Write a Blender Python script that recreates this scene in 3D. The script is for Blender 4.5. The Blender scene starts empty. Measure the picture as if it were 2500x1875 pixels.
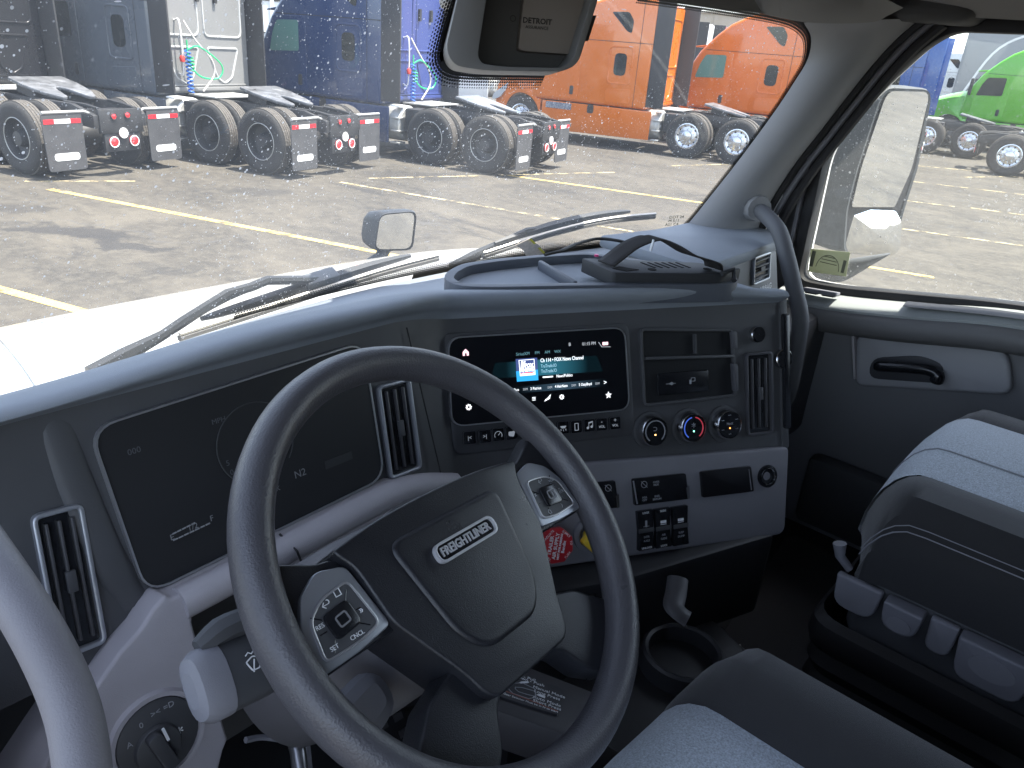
import bpy, bmesh, math, random
import numpy as np
from mathutils import Matrix, Vector
random.seed(7)
S = bpy.context.scene
COL = S.collection
R_ = math.radians

# ---------------------------------------------------------------- camera
CAM_F, CAM_PITCH, CAM_ROLL, CAM_YAW, CAM_H = 1878.0, R_(24), R_(4.6), R_(50), 2.3
_f = np.array([math.sin(CAM_YAW)*math.cos(CAM_PITCH), math.cos(CAM_YAW)*math.cos(CAM_PITCH), -math.sin(CAM_PITCH)])
_r0 = np.array([math.cos(CAM_YAW), -math.sin(CAM_YAW), 0.0]); _u0 = np.cross(_r0, _f)
_R = _r0*math.cos(CAM_ROLL) + _u0*math.sin(CAM_ROLL); _U = _u0*math.cos(CAM_ROLL) - _r0*math.sin(CAM_ROLL)
CO = np.array([0.0, 0.0, CAM_H])
cd = bpy.data.cameras.new('camera'); cam = bpy.data.objects.new('camera', cd); COL.objects.link(cam)
cam.matrix_world = Matrix(((_R[0], _U[0], -_f[0], 0), (_R[1], _U[1], -_f[1], 0), (_R[2], _U[2], -_f[2], CAM_H), (0, 0, 0, 1)))
cd.sensor_width = 36; cd.lens = CAM_F/2500*36; cd.clip_start = 0.02; cd.clip_end = 2000
S.camera = cam
# ---------------------------------------------------------------- sky, sun, exposure
SUN_AZ, SUN_EL = R_(146), R_(68)          # azimuth clockwise from +Y (the cab's forward)
W = bpy.data.worlds.new('World'); S.world = W; W.use_nodes = True
wn = W.node_tree; bg = wn.nodes['Background']
sky = wn.nodes.new('ShaderNodeTexSky'); sky.sky_type = 'NISHITA'; sky.sun_disc = False
sky.sun_elevation = SUN_EL; sky.sun_rotation = SUN_AZ; sky.altitude = 1200; sky.air_density = 1.0; sky.dust_density = 3.0
hs = wn.nodes.new('ShaderNodeHueSaturation'); hs.inputs['Saturation'].default_value = .66
wn.links.new(sky.outputs[0], hs.inputs['Color']); wn.links.new(hs.outputs[0], bg.inputs[0]); bg.inputs[1].default_value = 0.15
sd = bpy.data.lights.new('sun', 'SUN'); sun = bpy.data.objects.new('sun', sd); COL.objects.link(sun)
sd.energy = 3.6; sd.angle = R_(0.53); sd.color = (1.0, 0.955, 0.89)
_sv = Vector((math.sin(SUN_AZ)*math.cos(SUN_EL), math.cos(SUN_AZ)*math.cos(SUN_EL), math.sin(SUN_EL)))
sun.rotation_euler = _sv.to_track_quat('Z', 'Y').to_euler(); sun.location = (0, 0, 30)
S.view_settings.view_transform = 'Standard'; S.view_settings.look = 'None'
S.view_settings.exposure = 2.3; S.view_settings.gamma = 1.0; S.view_settings.use_curve_mapping = False
S.render.engine = 'CYCLES'; S.cycles.use_denoising = True
S.cycles.max_bounces = 10; S.cycles.diffuse_bounces = 5; S.cycles.transparent_max_bounces = 16
S.cycles.caustics_reflective = False; S.cycles.caustics_refractive = False; S.cycles.sample_clamp_indirect = 6

# ---------------------------------------------------------------- geometry helpers
def V(*a): return np.array(a, float)
def unit(v): v = np.array(v, float); return v/np.linalg.norm(v)
def ray(px, py):
    return unit(_f*CAM_F + _R*(px-1250) - _U*(py-937.5))
def hit(px, py, p0, n):                  # where the line of sight of a photo point meets a real plane
    v = ray(px, py); n = np.array(n, float)
    return CO + v*(np.dot(np.array(p0)-CO, n)/np.dot(v, n))
def atX(px, py, x): return hit(px, py, (x, 0, 0), (1, 0, 0))
def atY(px, py, y): return hit(px, py, (0, y, 0), (0, 1, 0))
def atZ(px, py, z): return hit(px, py, (0, 0, z), (0, 0, 1))
def atD(px, py, d): return CO + ray(px, py)*d

class Frame:
    def __init__(s, o, e, u): s.o = np.array(o, float); s.e = unit(e); u = np.array(u, float); s.u = unit(u - s.e*(u@s.e)); s.n = np.cross(s.e, s.u)
    def pt(s, e, u, d=0.0): return s.o + s.e*e + s.u*u + s.n*d
    def px(s, x, y, d=0.0):
        v = hit(x, y, s.o + s.n*d, s.n) - s.o
        return (float(v@s.e), float(v@s.u))
    def sub(s, e, u, d=0.0, rot=0.0):
        c, q = math.cos(rot), math.sin(rot)
        return Frame(s.pt(e, u, d), s.e*c + s.u*q, s.u*c - s.e*q)
WORLD = Frame((0, 0, 0), (1, 0, 0), (0, 1, 0))

def rpoly(pts, r, n=4):                  # polygon with rounded corners
    out = []; m = len(pts)
    rr = r if hasattr(r, '__len__') else [r]*m
    for i in range(m):
        p, a, b = (np.array(pts[j % m], float) for j in (i, i-1, i+1))
        da, db = a-p, b-p; la, lb = np.linalg.norm(da), np.linalg.norm(db)
        k = min(rr[i], la*.49, lb*.49)
        if k < 1e-6: out.append(tuple(p)); continue
        q0, q1 = p+da/la*k, p+db/lb*k
        for j in range(n+1):
            t = j/n; out.append(tuple(q0*(1-t)**2 + p*2*t*(1-t) + q1*t*t))
    return out
def rrect(cx, cy, w, h, r, n=4):
    return rpoly([(cx-w/2, cy-h/2), (cx+w/2, cy-h/2), (cx+w/2, cy+h/2), (cx-w/2, cy+h/2)], r, n)
def circ(cx, cy, r, n=24, ry=None):
    ry = ry or r
    return [(cx+r*math.cos(2*math.pi*i/n), cy+ry*math.sin(2*math.pi*i/n)) for i in range(n)]
def inset(poly, k):                      # shrink a near-convex polygon about its edges
    P = [np.array(p) for p in poly]; m = len(P); out = []
    area = sum(P[i][0]*P[(i+1) % m][1]-P[(i+1) % m][0]*P[i][1] for i in range(m))
    sg = 1 if area > 0 else -1
    for i in range(m):
        t = P[(i+1) % m]-P[i-1]; l = np.linalg.norm(t)
        if l < 1e-9: out.append(tuple(P[i])); continue
        nrm = np.array([-t[1], t[0]])/l*sg
        out.append(tuple(P[i]+nrm*k))
    return out
def spline(pts, n=6):                    # Catmull-Rom
    P = [np.array(p, float) for p in pts]; P = [2*P[0]-P[1]] + P + [2*P[-1]-P[-2]]; out = []
    for i in range(1, len(P)-2):
        for j in range(n):
            t = j/n
            out.append(.5*(2*P[i] + (P[i+1]-P[i-1])*t + (2*P[i-1]-5*P[i]+4*P[i+1]-P[i+2])*t*t + (3*P[i]-P[i-1]-3*P[i+1]+P[i+2])*t**3))
    out.append(P[-2]); return out

class MB:
    def __init__(s): s.v = []; s.f = []; s.uv = None
    def add(s, vs, fs):
        b = len(s.v); s.v += [tuple(map(float, p)) for p in vs]; s.f += [tuple(b+i for i in f) for f in fs]; return s
    def prism(s, poly, d0, d1, F=WORLD, holes=None):
        n = len(poly)
        if d1 < d0: d0, d1 = d1, d0
        area = sum(poly[i][0]*poly[(i+1) % n][1]-poly[(i+1) % n][0]*poly[i][1] for i in range(n))
        if area < 0: poly = poly[::-1]
        vs = [F.pt(x, y, d0) for x, y in poly] + [F.pt(x, y, d1) for x, y in poly]
        fs = [tuple(range(n-1, -1, -1)), tuple(range(n, 2*n))] + [(i, (i+1) % n, n+(i+1) % n, n+i) for i in range(n)]
        return s.add(vs, fs)
    def ring(s, po, pi, d0, d1, F=WORLD):  # po, pi: matching outer and inner polygons
        n = len(po); vs = [F.pt(x, y, d) for d in (d0, d1) for q in (po, pi) for x, y in q]
        fs = []
        for i in range(n):
            j = (i+1) % n
            fs += [(i, j, 2*n+j, 2*n+i), (n+j, n+i, 3*n+i, 3*n+j), (2*n+i, 2*n+j, 3*n+j, 3*n+i), (j, i, n+i, n+j)]
        return s.add(vs, fs)
    def box(s, x0, x1, y0, y1, z0, z1, F=WORLD):
        return s.prism([(x0, y0), (x1, y0), (x1, y1), (x0, y1)], z0, z1, F)
    def tube(s, path, r, n=10, flat=1.0, up=None, cap=True):
        P = [np.array(p, float) for p in path]; m = len(P); rr = r if hasattr(r, '__len__') else [r]*m
        vs = []; prev = None
        for i in range(m):
            t = unit(P[min(i+1, m-1)]-P[max(i-1, 0)])
            if prev is None:
                a = np.array(up if up is not None else ((0, 0, 1) if abs(t[2]) < .9 else (1, 0, 0)), float)
            else: a = prev
            a = a - t*(a@t); a = unit(a); prev = a; b = np.cross(t, a)
            for k in range(n):
                q = 2*math.pi*k/n; vs.append(P[i] + a*math.cos(q)*rr[i]*flat + b*math.sin(q)*rr[i])
        fs = [(i*n+k, i*n+(k+1) % n, (i+1)*n+(k+1) % n, (i+1)*n+k) for i in range(m-1) for k in range(n)]
        if cap: fs += [tuple(range(n-1, -1, -1)), tuple((m-1)*n+k for k in range(n))]
        return s.add(vs, fs)
    def lathe(s, prof, F, n=24, cap=True):  # prof: (radius, d along F.n)
        m = len(prof); vs = [F.pt(r*math.cos(2*math.pi*k/n), r*math.sin(2*math.pi*k/n), d) for r, d in prof for k in range(n)]
        fs = [(i*n+k, i*n+(k+1) % n, (i+1)*n+(k+1) % n, (i+1)*n+k) for i in range(m-1) for k in range(n)]
        if cap:
            fs += [tuple(range(n-1, -1, -1)), tuple((m-1)*n+k for k in range(n))]
        return s.add(vs, fs)
    def grid(s, rows, close=False, uv=False):  # rows of equal length
        h, w = len(rows), len(rows[0]); vs = [p for r in rows for p in r]
        fs = [(i*w+j, i*w+(j+1) % w, (i+1)*w+(j+1) % w, (i+1)*w+j) for i in range(h-1) for j in range(w if close else w-1)]
        if uv: s.uv = [(j, i) for i in range(h) for j in range(w)]
        return s.add(vs, fs)
    def mesh(s, name, bevel=0, seg=2, ang=35, smooth=True, sharp=38, solid=0, fix=True):
        me = bpy.data.meshes.new(name); me.from_pydata(s.v, [], s.f)
        if s.uv:
            l = me.uv_layers.new(name='UVMap')
            for lp in me.loops: l.data[lp.index].uv = s.uv[lp.vertex_index]
        bm = bmesh.new(); bm.from_mesh(me)
        if fix and not solid: bmesh.ops.recalc_face_normals(bm, faces=bm.faces)
        if solid:
            bmesh.ops.recalc_face_normals(bm, faces=bm.faces)
            bmesh.ops.solidify(bm, geom=bm.faces[:], thickness=solid)
        if bevel:
            es = [e for e in bm.edges if len(e.link_faces) == 2 and e.calc_face_angle(0) > R_(ang)]
            if es: bmesh.ops.bevel(bm, geom=es, offset=bevel, segments=seg, profile=.5, affect='EDGES', clamp_overlap=True)
        bm.to_mesh(me); bm.free()
        if smooth:
            me.shade_smooth(); me.set_sharp_from_angle(angle=R_(sharp))
        return me

WM = {}
def link(name, me, m=None, parent=None, local=False, kind=None, slots=None):
    o = bpy.data.objects.new(name, me); COL.objects.link(o)
    if me is not None and m is not None:
        if len(me.materials) == 0: me.materials.append(None)
        o.material_slots[0].link = 'OBJECT'; o.material_slots[0].material = m
    if parent is not None:
        o.parent = parent
        if not local: o.matrix_parent_inverse = WM.get(parent, Matrix()).inverted()
    if not local: WM[o] = Matrix()
    if kind: o['kind'] = kind
    return o
def tag(o, label, cat, group=None, kind=None):
    o['label'] = label
    if cat: o['category'] = cat
    if group: o['group'] = group
    if kind: o['kind'] = kind
    return o
def thing(name, label, cat, loc=(0, 0, 0), rz=0.0, group=None):
    o = bpy.data.objects.new(name, None); COL.objects.link(o); o.empty_display_size = .1
    o.location = loc; o.rotation_euler = (0, 0, rz)
    WM[o] = Matrix.Translation(Vector(loc)) @ Matrix.Rotation(rz, 4, 'Z')
    return tag(o, label, cat, group)
def obj(name, mb, m, parent=None, **k):
    kind = k.pop('kind', None)
    return link(name, mb.mesh(name, **k), m, parent, kind=kind)

def text_mesh(txt, size, F, align='CENTER', depth=0.0004, bold=0.0, sx=1.0, shear=0.0, space=1.0):
    cu = bpy.data.curves.new('t', 'FONT'); cu.body = txt; cu.size = size; cu.align_x = align; cu.align_y = 'CENTER'
    cu.extrude = depth; cu.offset = bold; cu.shear = shear; cu.space_character = space; cu.resolution_u = 2
    to = bpy.data.objects.new('t', cu); COL.objects.link(to)
    dg = bpy.context.evaluated_depsgraph_get()
    me = bpy.data.meshes.new_from_object(to.evaluated_get(dg))
    bpy.data.objects.remove(to); bpy.data.curves.remove(cu)
    for v in me.vertices: v.co = Vector(F.pt(v.co.x*sx, v.co.y, v.co.z))
    return me
def text(txt, size, F, m, parent, name='lettering', fit=None, **k):
    if fit:                                # set the line to a given width
        m0 = text_mesh(txt, size, WORLD, **k); xs_ = [v.co.x for v in m0.vertices]; k['sx'] = fit/max(1e-6, max(xs_)-min(xs_)); bpy.data.meshes.remove(m0)
    me = text_mesh(txt, size, F, **k); me.materials.clear()
    return link(name, me, m, parent)

# ---------------------------------------------------------------- materials
MATS = {}
def mat(name, col, rough=.5, metal=0.0, bump=0.0, bscale=400.0, var=0.0, vscale=6.0, spec=.5, coat=0.0, emit=0.0, sheen=0.0, bdist=.0006, noisy=0.0):
    if name in MATS: return MATS[name]
    m = bpy.data.materials.new(name); m.use_nodes = True; nt = m.node_tree; b = nt.nodes['Principled BSDF']
    c = (*col, 1)
    b.inputs['Base Color'].default_value = c; b.inputs['Roughness'].default_value = rough; b.inputs['Metallic'].default_value = metal
    b.inputs['Specular IOR Level'].default_value = spec; b.inputs['Coat Weight'].default_value = coat
    b.inputs['Sheen Weight'].default_value = sheen
    if emit: b.inputs['Emission Color'].default_value = c; b.inputs['Emission Strength'].default_value = emit
    tc = nt.nodes.new('ShaderNodeTexCoord')
    if var or noisy:
        n = nt.nodes.new('ShaderNodeTexNoise'); n.inputs['Scale'].default_value = vscale; n.inputs['Detail'].default_value = 8; n.inputs['Roughness'].default_value = .65
        nt.links.new(tc.outputs['Object'], n.inputs['Vector'])
        if var:
            rp = nt.nodes.new('ShaderNodeMapRange'); rp.inputs[1].default_value = .3; rp.inputs[2].default_value = .7
            rp.inputs[3].default_value = 1-var; rp.inputs[4].default_value = 1+var
            nt.links.new(n.outputs[0], rp.inputs[0])
            mx = nt.nodes.new('ShaderNodeMix'); mx.data_type = 'RGBA'; mx.blend_type = 'MULTIPLY'; mx.inputs[0].default_value = 1
            mx.inputs[6].default_value = c; nt.links.new(rp.outputs[0], mx.inputs[7]); nt.links.new(mx.outputs[2], b.inputs['Base Color'])
        rr = nt.nodes.new('ShaderNodeMapRange'); rr.inputs[1].default_value = .3; rr.inputs[2].default_value = .7
        rr.inputs[3].default_value = max(.02, rough-.12); rr.inputs[4].default_value = min(1, rough+.12)
        nt.links.new(n.outputs[0], rr.inputs[0]); nt.links.new(rr.outputs[0], b.inputs['Roughness'])
    if bump:
        n2 = nt.nodes.new('ShaderNodeTexNoise'); n2.inputs['Scale'].default_value = bscale; n2.inputs['Detail'].default_value = 3
        bp = nt.nodes.new('ShaderNodeBump'); bp.inputs['Strength'].default_value = bump; bp.inputs['Distance'].default_value = bdist
        nt.links.new(tc.outputs['Object'], n2.inputs['Vector']); nt.links.new(n2.outputs[0], bp.inputs['Height']); nt.links.new(bp.outputs[0], b.inputs['Normal'])
    MATS[name] = m; return m
def nodes(m): return m.node_tree, m.node_tree.nodes['Principled BSDF']
def N(nt, t, **k):
    n = nt.nodes.new(t)
    for a, b in k.items(): setattr(n, a, b)
    return n
def math_node(nt, op, a, b=None):
    n = nt.nodes.new('ShaderNodeMath'); n.operation = op
    for i, x in enumerate((a, b)):
        if x is None: continue
        if isinstance(x, (int, float)): n.inputs[i].default_value = x
        else: nt.links.new(x, n.inputs[i])
    return n.outputs[0]

BLACK = mat('black_plastic', (.062, .064, .069), .55, bump=.25, bscale=900, var=.12)
GLOSSB = mat('gloss_black', (.012, .013, .016), .22)
DASHTOP = mat('dash_top_vinyl', (.22, .245, .275), .62, bump=.5, bscale=1300, var=.10)
GREY = mat('grey_trim', (.40, .383, .405), .6, bump=.45, bscale=1100, var=.07)
GREYD = mat('grey_trim_dark', (.19, .19, .21), .6, bump=.45, bscale=1100, var=.07)
PILLAR = mat('pillar_trim', (.24, .243, .25), .7, bump=.3, bscale=1200, var=.06)
HEAD = mat('headliner', (.16, .155, .15), .9, bump=.4, bscale=900, var=.06)
RUBBER = mat('rubber_seal', (.018, .018, .02), .7)
SATIN = mat('satin_silver', (.42, .44, .48), .38, metal=.7)
CHROME = mat('chrome', (.75, .76, .78), .12, metal=1.0)
LEATHER = mat('leather', (.070, .069, .077), .34, bump=.8, bscale=520, var=.08, bdist=.0008)
CLOTHB = mat('cloth_black', (.015, .015, .017), .95, bump=.8, bscale=1500, var=.15, sheen=.3)
CLOTHG = mat('cloth_grey', (.42, .465, .515), .95, bump=1.0, bscale=900, var=.45, vscale=420, sheen=.2)
FLOORM = mat('floor_mat', (.03, .031, .034), .85, bump=.8, bscale=300, var=.15)
WHITEP = mat('print_white', (.78, .79, .8), .5)
GREYP = mat('print_grey', (.32, .33, .35), .5)
DIMP = mat('print_dim', (.10, .105, .115), .5)
PAINTW = mat('paint_white', (.80, .80, .79), .25, coat=.6, var=.02)
TREAD = mat('tyre_tread', (.080, .072, .062), .9, bump=1.0, bscale=38, var=.45, vscale=30, bdist=.02)
RUBT = mat('tyre_rubber', (.030, .029, .028), .85, bump=.6, bscale=60, var=.35, vscale=9, bdist=.01)
# ---------------------------------------------------------------- ground
STAINS = [((10, 545), (300, 585), .30, .8), ((170, 578), (470, 622), .16, .75), ((830, 420), (1170, 436), .5, .55), ((560, 466), (720, 470), .35, .5), ((-60, 500), (120, 520), .3, .5), ((1180, 452), (1420, 468), .35, .45), ((880, 505), (1010, 512), .12, .7), ((1750, 380), (1950, 420), .6, .35), ((2330, 520), (2440, 545), .3, .4), ((300, 640), (520, 668), .12, .35)]
def asphalt():
    m = mat('asphalt', (.2, .19, .175), .92); nt, b = nodes(m); L = nt.links.new
    tc = N(nt, 'ShaderNodeTexCoord')
    def noise(sc, det=8, rough=.6, dist=0.0, vec=None):
        n = N(nt, 'ShaderNodeTexNoise'); n.inputs['Scale'].default_value = sc; n.inputs['Detail'].default_value = det
        n.inputs['Roughness'].default_value = rough; n.inputs['Distortion'].default_value = dist; L(vec or tc.outputs['Object'], n.inputs['Vector']); return n.outputs[0]
    def mr(x, a, b_, c, d):
        r = N(nt, 'ShaderNodeMapRange'); L(x, r.inputs[0])
        for i, q in enumerate((a, b_, c, d)): r.inputs[i+1].default_value = q
        return r.outputs[0]
    def mix(f, a, c):
        x = N(nt, 'ShaderNodeMix', data_type='RGBA')
        if isinstance(f, float): x.inputs[0].default_value = f
        else: L(f, x.inputs[0])
        for i, q in ((6, a), (7, c)):
            if isinstance(q, tuple): x.inputs[i].default_value = (*q, 1)
            else: L(q, x.inputs[i])
        return x.outputs[2]
    mp = N(nt, 'ShaderNodeMapping'); mp.inputs['Rotation'].default_value = (0, 0, R_(-18)); mp.inputs['Scale'].default_value = (1.25, .5, 1)
    L(tc.outputs['Object'], mp.inputs[0])
    c = mix(mr(noise(.35, 8, .7, .6), .36, .62, 0, 1), (.046, .0400, .0310), (.080, .0695, .0530))
    c = mix(mr(noise(1.1, 10, .78, .5, mp.outputs[0]), .42, .62, 0, .85), c, (.0250, .0222, .0185))        # worn seal coat
    c = mix(mr(noise(7, 12, .8), .45, .70, 0, .75), c, (.104, .0920, .0700))                                    # aggregate
    c = mix(mr(noise(.55, 9, .74, 1.1, mp.outputs[0]), .58, .66, 0, .8), c, (.020, .0185, .0175))          # oil stains
    vo = N(nt, 'ShaderNodeTexVoronoi', feature='DISTANCE_TO_EDGE'); vo.inputs['Scale'].default_value = .16
    wv = N(nt, 'ShaderNodeVectorMath', operation='ADD'); nz = N(nt, 'ShaderNodeTexNoise'); nz.inputs['Scale'].default_value = .9; nz.inputs['Detail'].default_value = 6
    sc = N(nt, 'ShaderNodeVectorMath', operation='SCALE'); sc.inputs['Scale'].default_value = 3.0
    L(tc.outputs['Object'], nz.inputs['Vector']); L(nz.outputs['Color'], sc.inputs[0]); L(tc.outputs['Object'], wv.inputs[0]); L(sc.outputs[0], wv.inputs[1]); L(wv.outputs[0], vo.inputs['Vector'])
    wv2 = N(nt, 'ShaderNodeVectorMath', operation='ADD'); nz2 = N(nt, 'ShaderNodeTexNoise'); nz2.inputs['Scale'].default_value = 1.3; nz2.inputs['Detail'].default_value = 7; nz2.inputs['Roughness'].default_value = .65
    sb2 = N(nt, 'ShaderNodeVectorMath', operation='MULTIPLY_ADD'); sb2.inputs[1].default_value = (1.5, 1.5, 0); sb2.inputs[2].default_value = (-.75, -.75, 0)
    L(tc.outputs['Object'], nz2.inputs['Vector']); L(nz2.outputs['Color'], sb2.inputs[0]); L(tc.outputs['Object'], wv2.inputs[0]); L(sb2.outputs[0], wv2.inputs[1])
    c = mix(mr(vo.outputs[0], 0, .006, .75, 0), c, (.06, .058, .055))
    for (a, e_, hd_, amt) in STAINS:                                                                      # big old oil stains
        A, B = atZ(*a, 0), atZ(*e_, 0); d = B-A; m2 = N(nt, 'ShaderNodeMapping', vector_type='TEXTURE')
        m2.inputs['Location'].default_value = tuple((A+B)/2); m2.inputs['Rotation'].default_value = (0, 0, math.atan2(d[1], d[0])); m2.inputs['Scale'].default_value = (np.linalg.norm(d)/2, hd_, 1)
        L(wv2.outputs[0], m2.inputs[0]); ln = N(nt, 'ShaderNodeVectorMath', operation='LENGTH'); L(m2.outputs[0], ln.inputs[0])
        c = mix(mr(ln.outputs['Value'], .70, 1.02, amt, 0), c, (.019, .0178, .017))
    L(c, b.inputs['Base Color'])
    bp = N(nt, 'ShaderNodeBump'); bp.inputs['Strength'].default_value = .5; bp.inputs['Distance'].default_value = .01
    L(noise(45, 5, .7), bp.inputs['Height']); L(bp.outputs[0], b.inputs['Normal'])
    return m
ground = obj('ground', MB().add([(-300, -300, 0), (300, -300, 0), (300, 300, 0), (-300, 300, 0)], [(0, 1, 2, 3)]), asphalt(), kind='structure')
ground['label'] = 'worn stained asphalt of the truck lot'

def worn_paint(name, col, keep):
    m = mat(name, col, .8); nt, b = nodes(m); tc = N(nt, 'ShaderNodeTexCoord'); n = N(nt, 'ShaderNodeTexNoise')
    n.inputs['Scale'].default_value = 3.5; n.inputs['Detail'].default_value = 12; n.inputs['Roughness'].default_value = .75
    nt.links.new(tc.outputs['Object'], n.inputs['Vector'])
    r = N(nt, 'ShaderNodeMapRange'); r.inputs[1].default_value = keep; r.inputs[2].default_value = keep+.08
    nt.links.new(n.outputs[0], r.inputs[0])
    t = N(nt, 'ShaderNodeBsdfTransparent'); x = N(nt, 'ShaderNodeMixShader'); out = nt.nodes['Material Output']
    nt.links.new(r.outputs[0], x.inputs[0]); nt.links.new(b.outputs[0], x.inputs[1]); nt.links.new(t.outputs[0], x.inputs[2]); nt.links.new(x.outputs[0], out.inputs[0])
    return m
YEL = worn_paint('yellow_line_paint', (.50, .36, .11), .52); YELF = worn_paint('faded_line_paint', (.38, .31, .17), .46)
LINES = [((-420, 590), (560, 860), 1), ((120, 462), (1010, 633), 1), ((830, 445), (1700, 592), 0), ((1240, 428), (1760, 502), 1),
         ((60, 443), (330, 443), 0), ((900, 436), (1500, 421), 0), ((1640, 405), (1820, 400), 0), ((2230, 404), (2420, 421), 0), ((2225, 443), (2520, 478), 0),
         ((2210, 490), (2330, 505), 0), ((2370, 508), (2560, 533), 0), ((2195, 558), (2530, 605), 0), ((2115, 651), (2280, 678), 1), ((2350, 433), (2480, 431), 0)]
for i, (a, b, fresh) in enumerate(LINES):
    A, B = atZ(*a, 0), atZ(*b, 0); d = unit(B-A); w = np.cross(d, (0, 0, 1))*.055
    k = 1 if fresh else .8
    o = obj('painted_line', MB().add([A+w*k, B+w*k, B-w*k, A-w*k], [(0, 1, 2, 3)]), YEL if fresh else YELF, ground); o.location.z = .004

# ---------------------------------------------------------------- tractors
def paint(name, col, rough=.28): return mat('paint_'+name, col, rough, coat=.5, var=.05, vscale=1.2)
P_BLK, P_SLATE, P_NAVY = paint('black', (.012, .012, .014)), paint('slate', (.082, .096, .116)), paint('navy', (.014, .036, .105))
P_OR, P_OR2, P_BLUE, P_GRN = paint('orange', (.58, .135, .004)), paint('orange_two', (.57, .128, .004)), paint('blue', (.022, .085, .30)), paint('green', (.10, .42, .015))
P_WH, P_RED, P_SIL = paint('truck_white', (.72, .74, .74)), paint('red', (.45, .02, .03)), paint('silver_panel', (.185, .185, .18), .5)
P_RIB = paint('rib_silver', (.42, .42, .41), .4); P_VIO = paint('blue_panel', (.035, .055, .19), .4)
FRAMEB = mat('frame_black', (.020, .020, .021), .6, var=.4, vscale=5)
FIN = mat('fin_black', (.030, .030, .032), .7, var=.2)
TGLASS = mat('tinted_glass', (.012, .016, .017), .08, spec=.6)
TGLASSG = mat('green_glass', (.10, .22, .19), .08, spec=.6)
ALU = mat('aluminium_wheel', (.62, .64, .67), .25, metal=.85, var=.1, vscale=8)
STEELB = mat('steel_wheel_dark', (.030, .031, .033), .55, var=.3)
STEEL = mat('galvanised', (.44, .44, .42), .45, metal=.5, var=.25, vscale=7)
GREASE = mat('fifth_wheel_grease', (.15, .153, .16), .38, metal=.3, var=.5, vscale=6)
FLAP = mat('mud_flap_rubber', (.045, .045, .047), .7, var=.25)
REDR = mat('red_reflector', (.65, .02, .03), .3); REDL = mat('red_lens', (.75, .03, .035), .15, coat=.5); WHTR = mat('white_reflector', (.75, .75, .74), .35)
AMB = mat('amber_lens', (.8, .28, .02), .2); HOSEG = mat('hose_green', (.02, .42, .16), .4); HOSEB = mat('hose_blue', (.03, .13, .5), .4); HOSER = mat('hose_red', (.6, .04, .03), .4); HOSEK = mat('hose_pale', (.45, .42, .40), .5)
LAMP = mat('headlamp_glass', (.6, .63, .66), .1, metal=.3)
DARKIN = mat('dark_interior', (.02, .02, .022), .9)

CACHE = {}
def part(key, name, fn, m, parent, **k):
    if key not in CACHE:
        mb = MB(); fn(mb); CACHE[key] = mb.mesh(name, **k)
    return link(name, CACHE[key], m, parent, local=True)
class SideF(Frame):                       # local frame on a tractor's side: e = forward (y), u = up (z), n outward
    def __init__(s, x, side):
        s.o = V(x, 0, 0); s.e = V(0, 1, 0); s.u = V(0, 0, 1); s.n = V(side, 0, 0)
BACKF = lambda y: Frame((0, y, 0), (1, 0, 0), (0, 0, 1))      # n = -y: faces the rear
CABP = [(1.72, .98), (1.72, 3.38), (2.05, 3.43), (2.57, 3.47), (3.0, 3.42), (3.4, 3.29), (3.75, 3.11), (4.05, 2.86), (4.30, 2.60), (4.46, 2.42), (4.80, 1.83), (4.86, .98)]
def hood_prof():
    arch = [(5.14+.57*math.cos(a), .51+.57*math.sin(a)) for a in np.linspace(math.pi*.97, math.pi*.05, 14)]
    return [(4.70, .98), (4.70, 1.82), (4.86, 1.86), (5.2, 1.76), (5.65, 1.60), (5.95, 1.42), (6.08, 1.2), (6.12, .95), (6.12, .40), (5.75, .40)] + arch[::-1] + [(4.56, .40), (4.56, .98)]
def f_hood(mb):
    P = hood_prof(); n = len(P); xs = [-1.09, -1.09+.03, -.7, 0, .7, 1.06, 1.09]
    rows = []
    for x in xs:
        r = []
        for y, z in P:
            k = max(0, (y-5.2)/.92); sx = 1-.13*k*k
            top = max(0, (z-1.25)/.6); q = abs(x)/1.09
            r.append((x*sx*(1-.10*top*q), y-.18*k*(q**3), z-.16*top*(q**4)))
        rows.append(r)
    vs = [p for r in rows for p in r]; m = len(xs)
    fs = [(i*n+j, i*n+(j+1) % n, (i+1)*n+(j+1) % n, (i+1)*n+j) for i in range(m-1) for j in range(n)]
    fs += [tuple(range(n)), tuple((m-1)*n+j for j in range(n-1, -1, -1))]
    mb.add(vs, fs)
def f_tyre(mb, x0, x1, R=.51):
    F = Frame((x0, 0, 0), (0, 1, 0), (0, 0, 1)); w = x1-x0
    mb.lathe([(.285, .02), (.33, 0), (.42, -.006), (.475, .008), (R-.012, .03), (R, .055), (R, w-.055), (R-.012, w-.03), (.475, w-.008), (.42, w+.006), (.33, w), (.285, w-.02)], F, 40, cap=False)
def f_tread(mb, x0, x1, R=.51):
    F = Frame((x0, 0, 0), (0, 1, 0), (0, 0, 1)); w = x1-x0
    for g in (.22, .41, .59, .78):        # four tread ribs with dark grooves between
        mb.lathe([(R-.012, w*g-.020), (R+.007, w*g-.017), (R+.007, w*g+.017), (R-.012, w*g+.020)], F, 40, cap=False)
def f_rim(mb, x, s, alu):                 # s: outward sign along x
    F = Frame((x, 0, 0), (0, 1, 0), (0, 0, 1)) if s > 0 else Frame((x, 0, 0), (0, -1, 0), (0, 0, 1))
    if alu: pr = [(.295, -.05), (.295, 0), (.275, .004), (.262, -.03), (.215, -.05), (.13, -.02), (.115, .03), (.075, .05), (0.001, .055)]
    else: pr = [(.295, -.05), (.297, .0), (.283, .006), (.268, -.05), (.255, -.12), (.15, -.15), (.14, -.10), (.11, -.04), (.10, .0), (.001, .005)]
    mb.lathe(pr, F, 32, cap=False)
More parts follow.
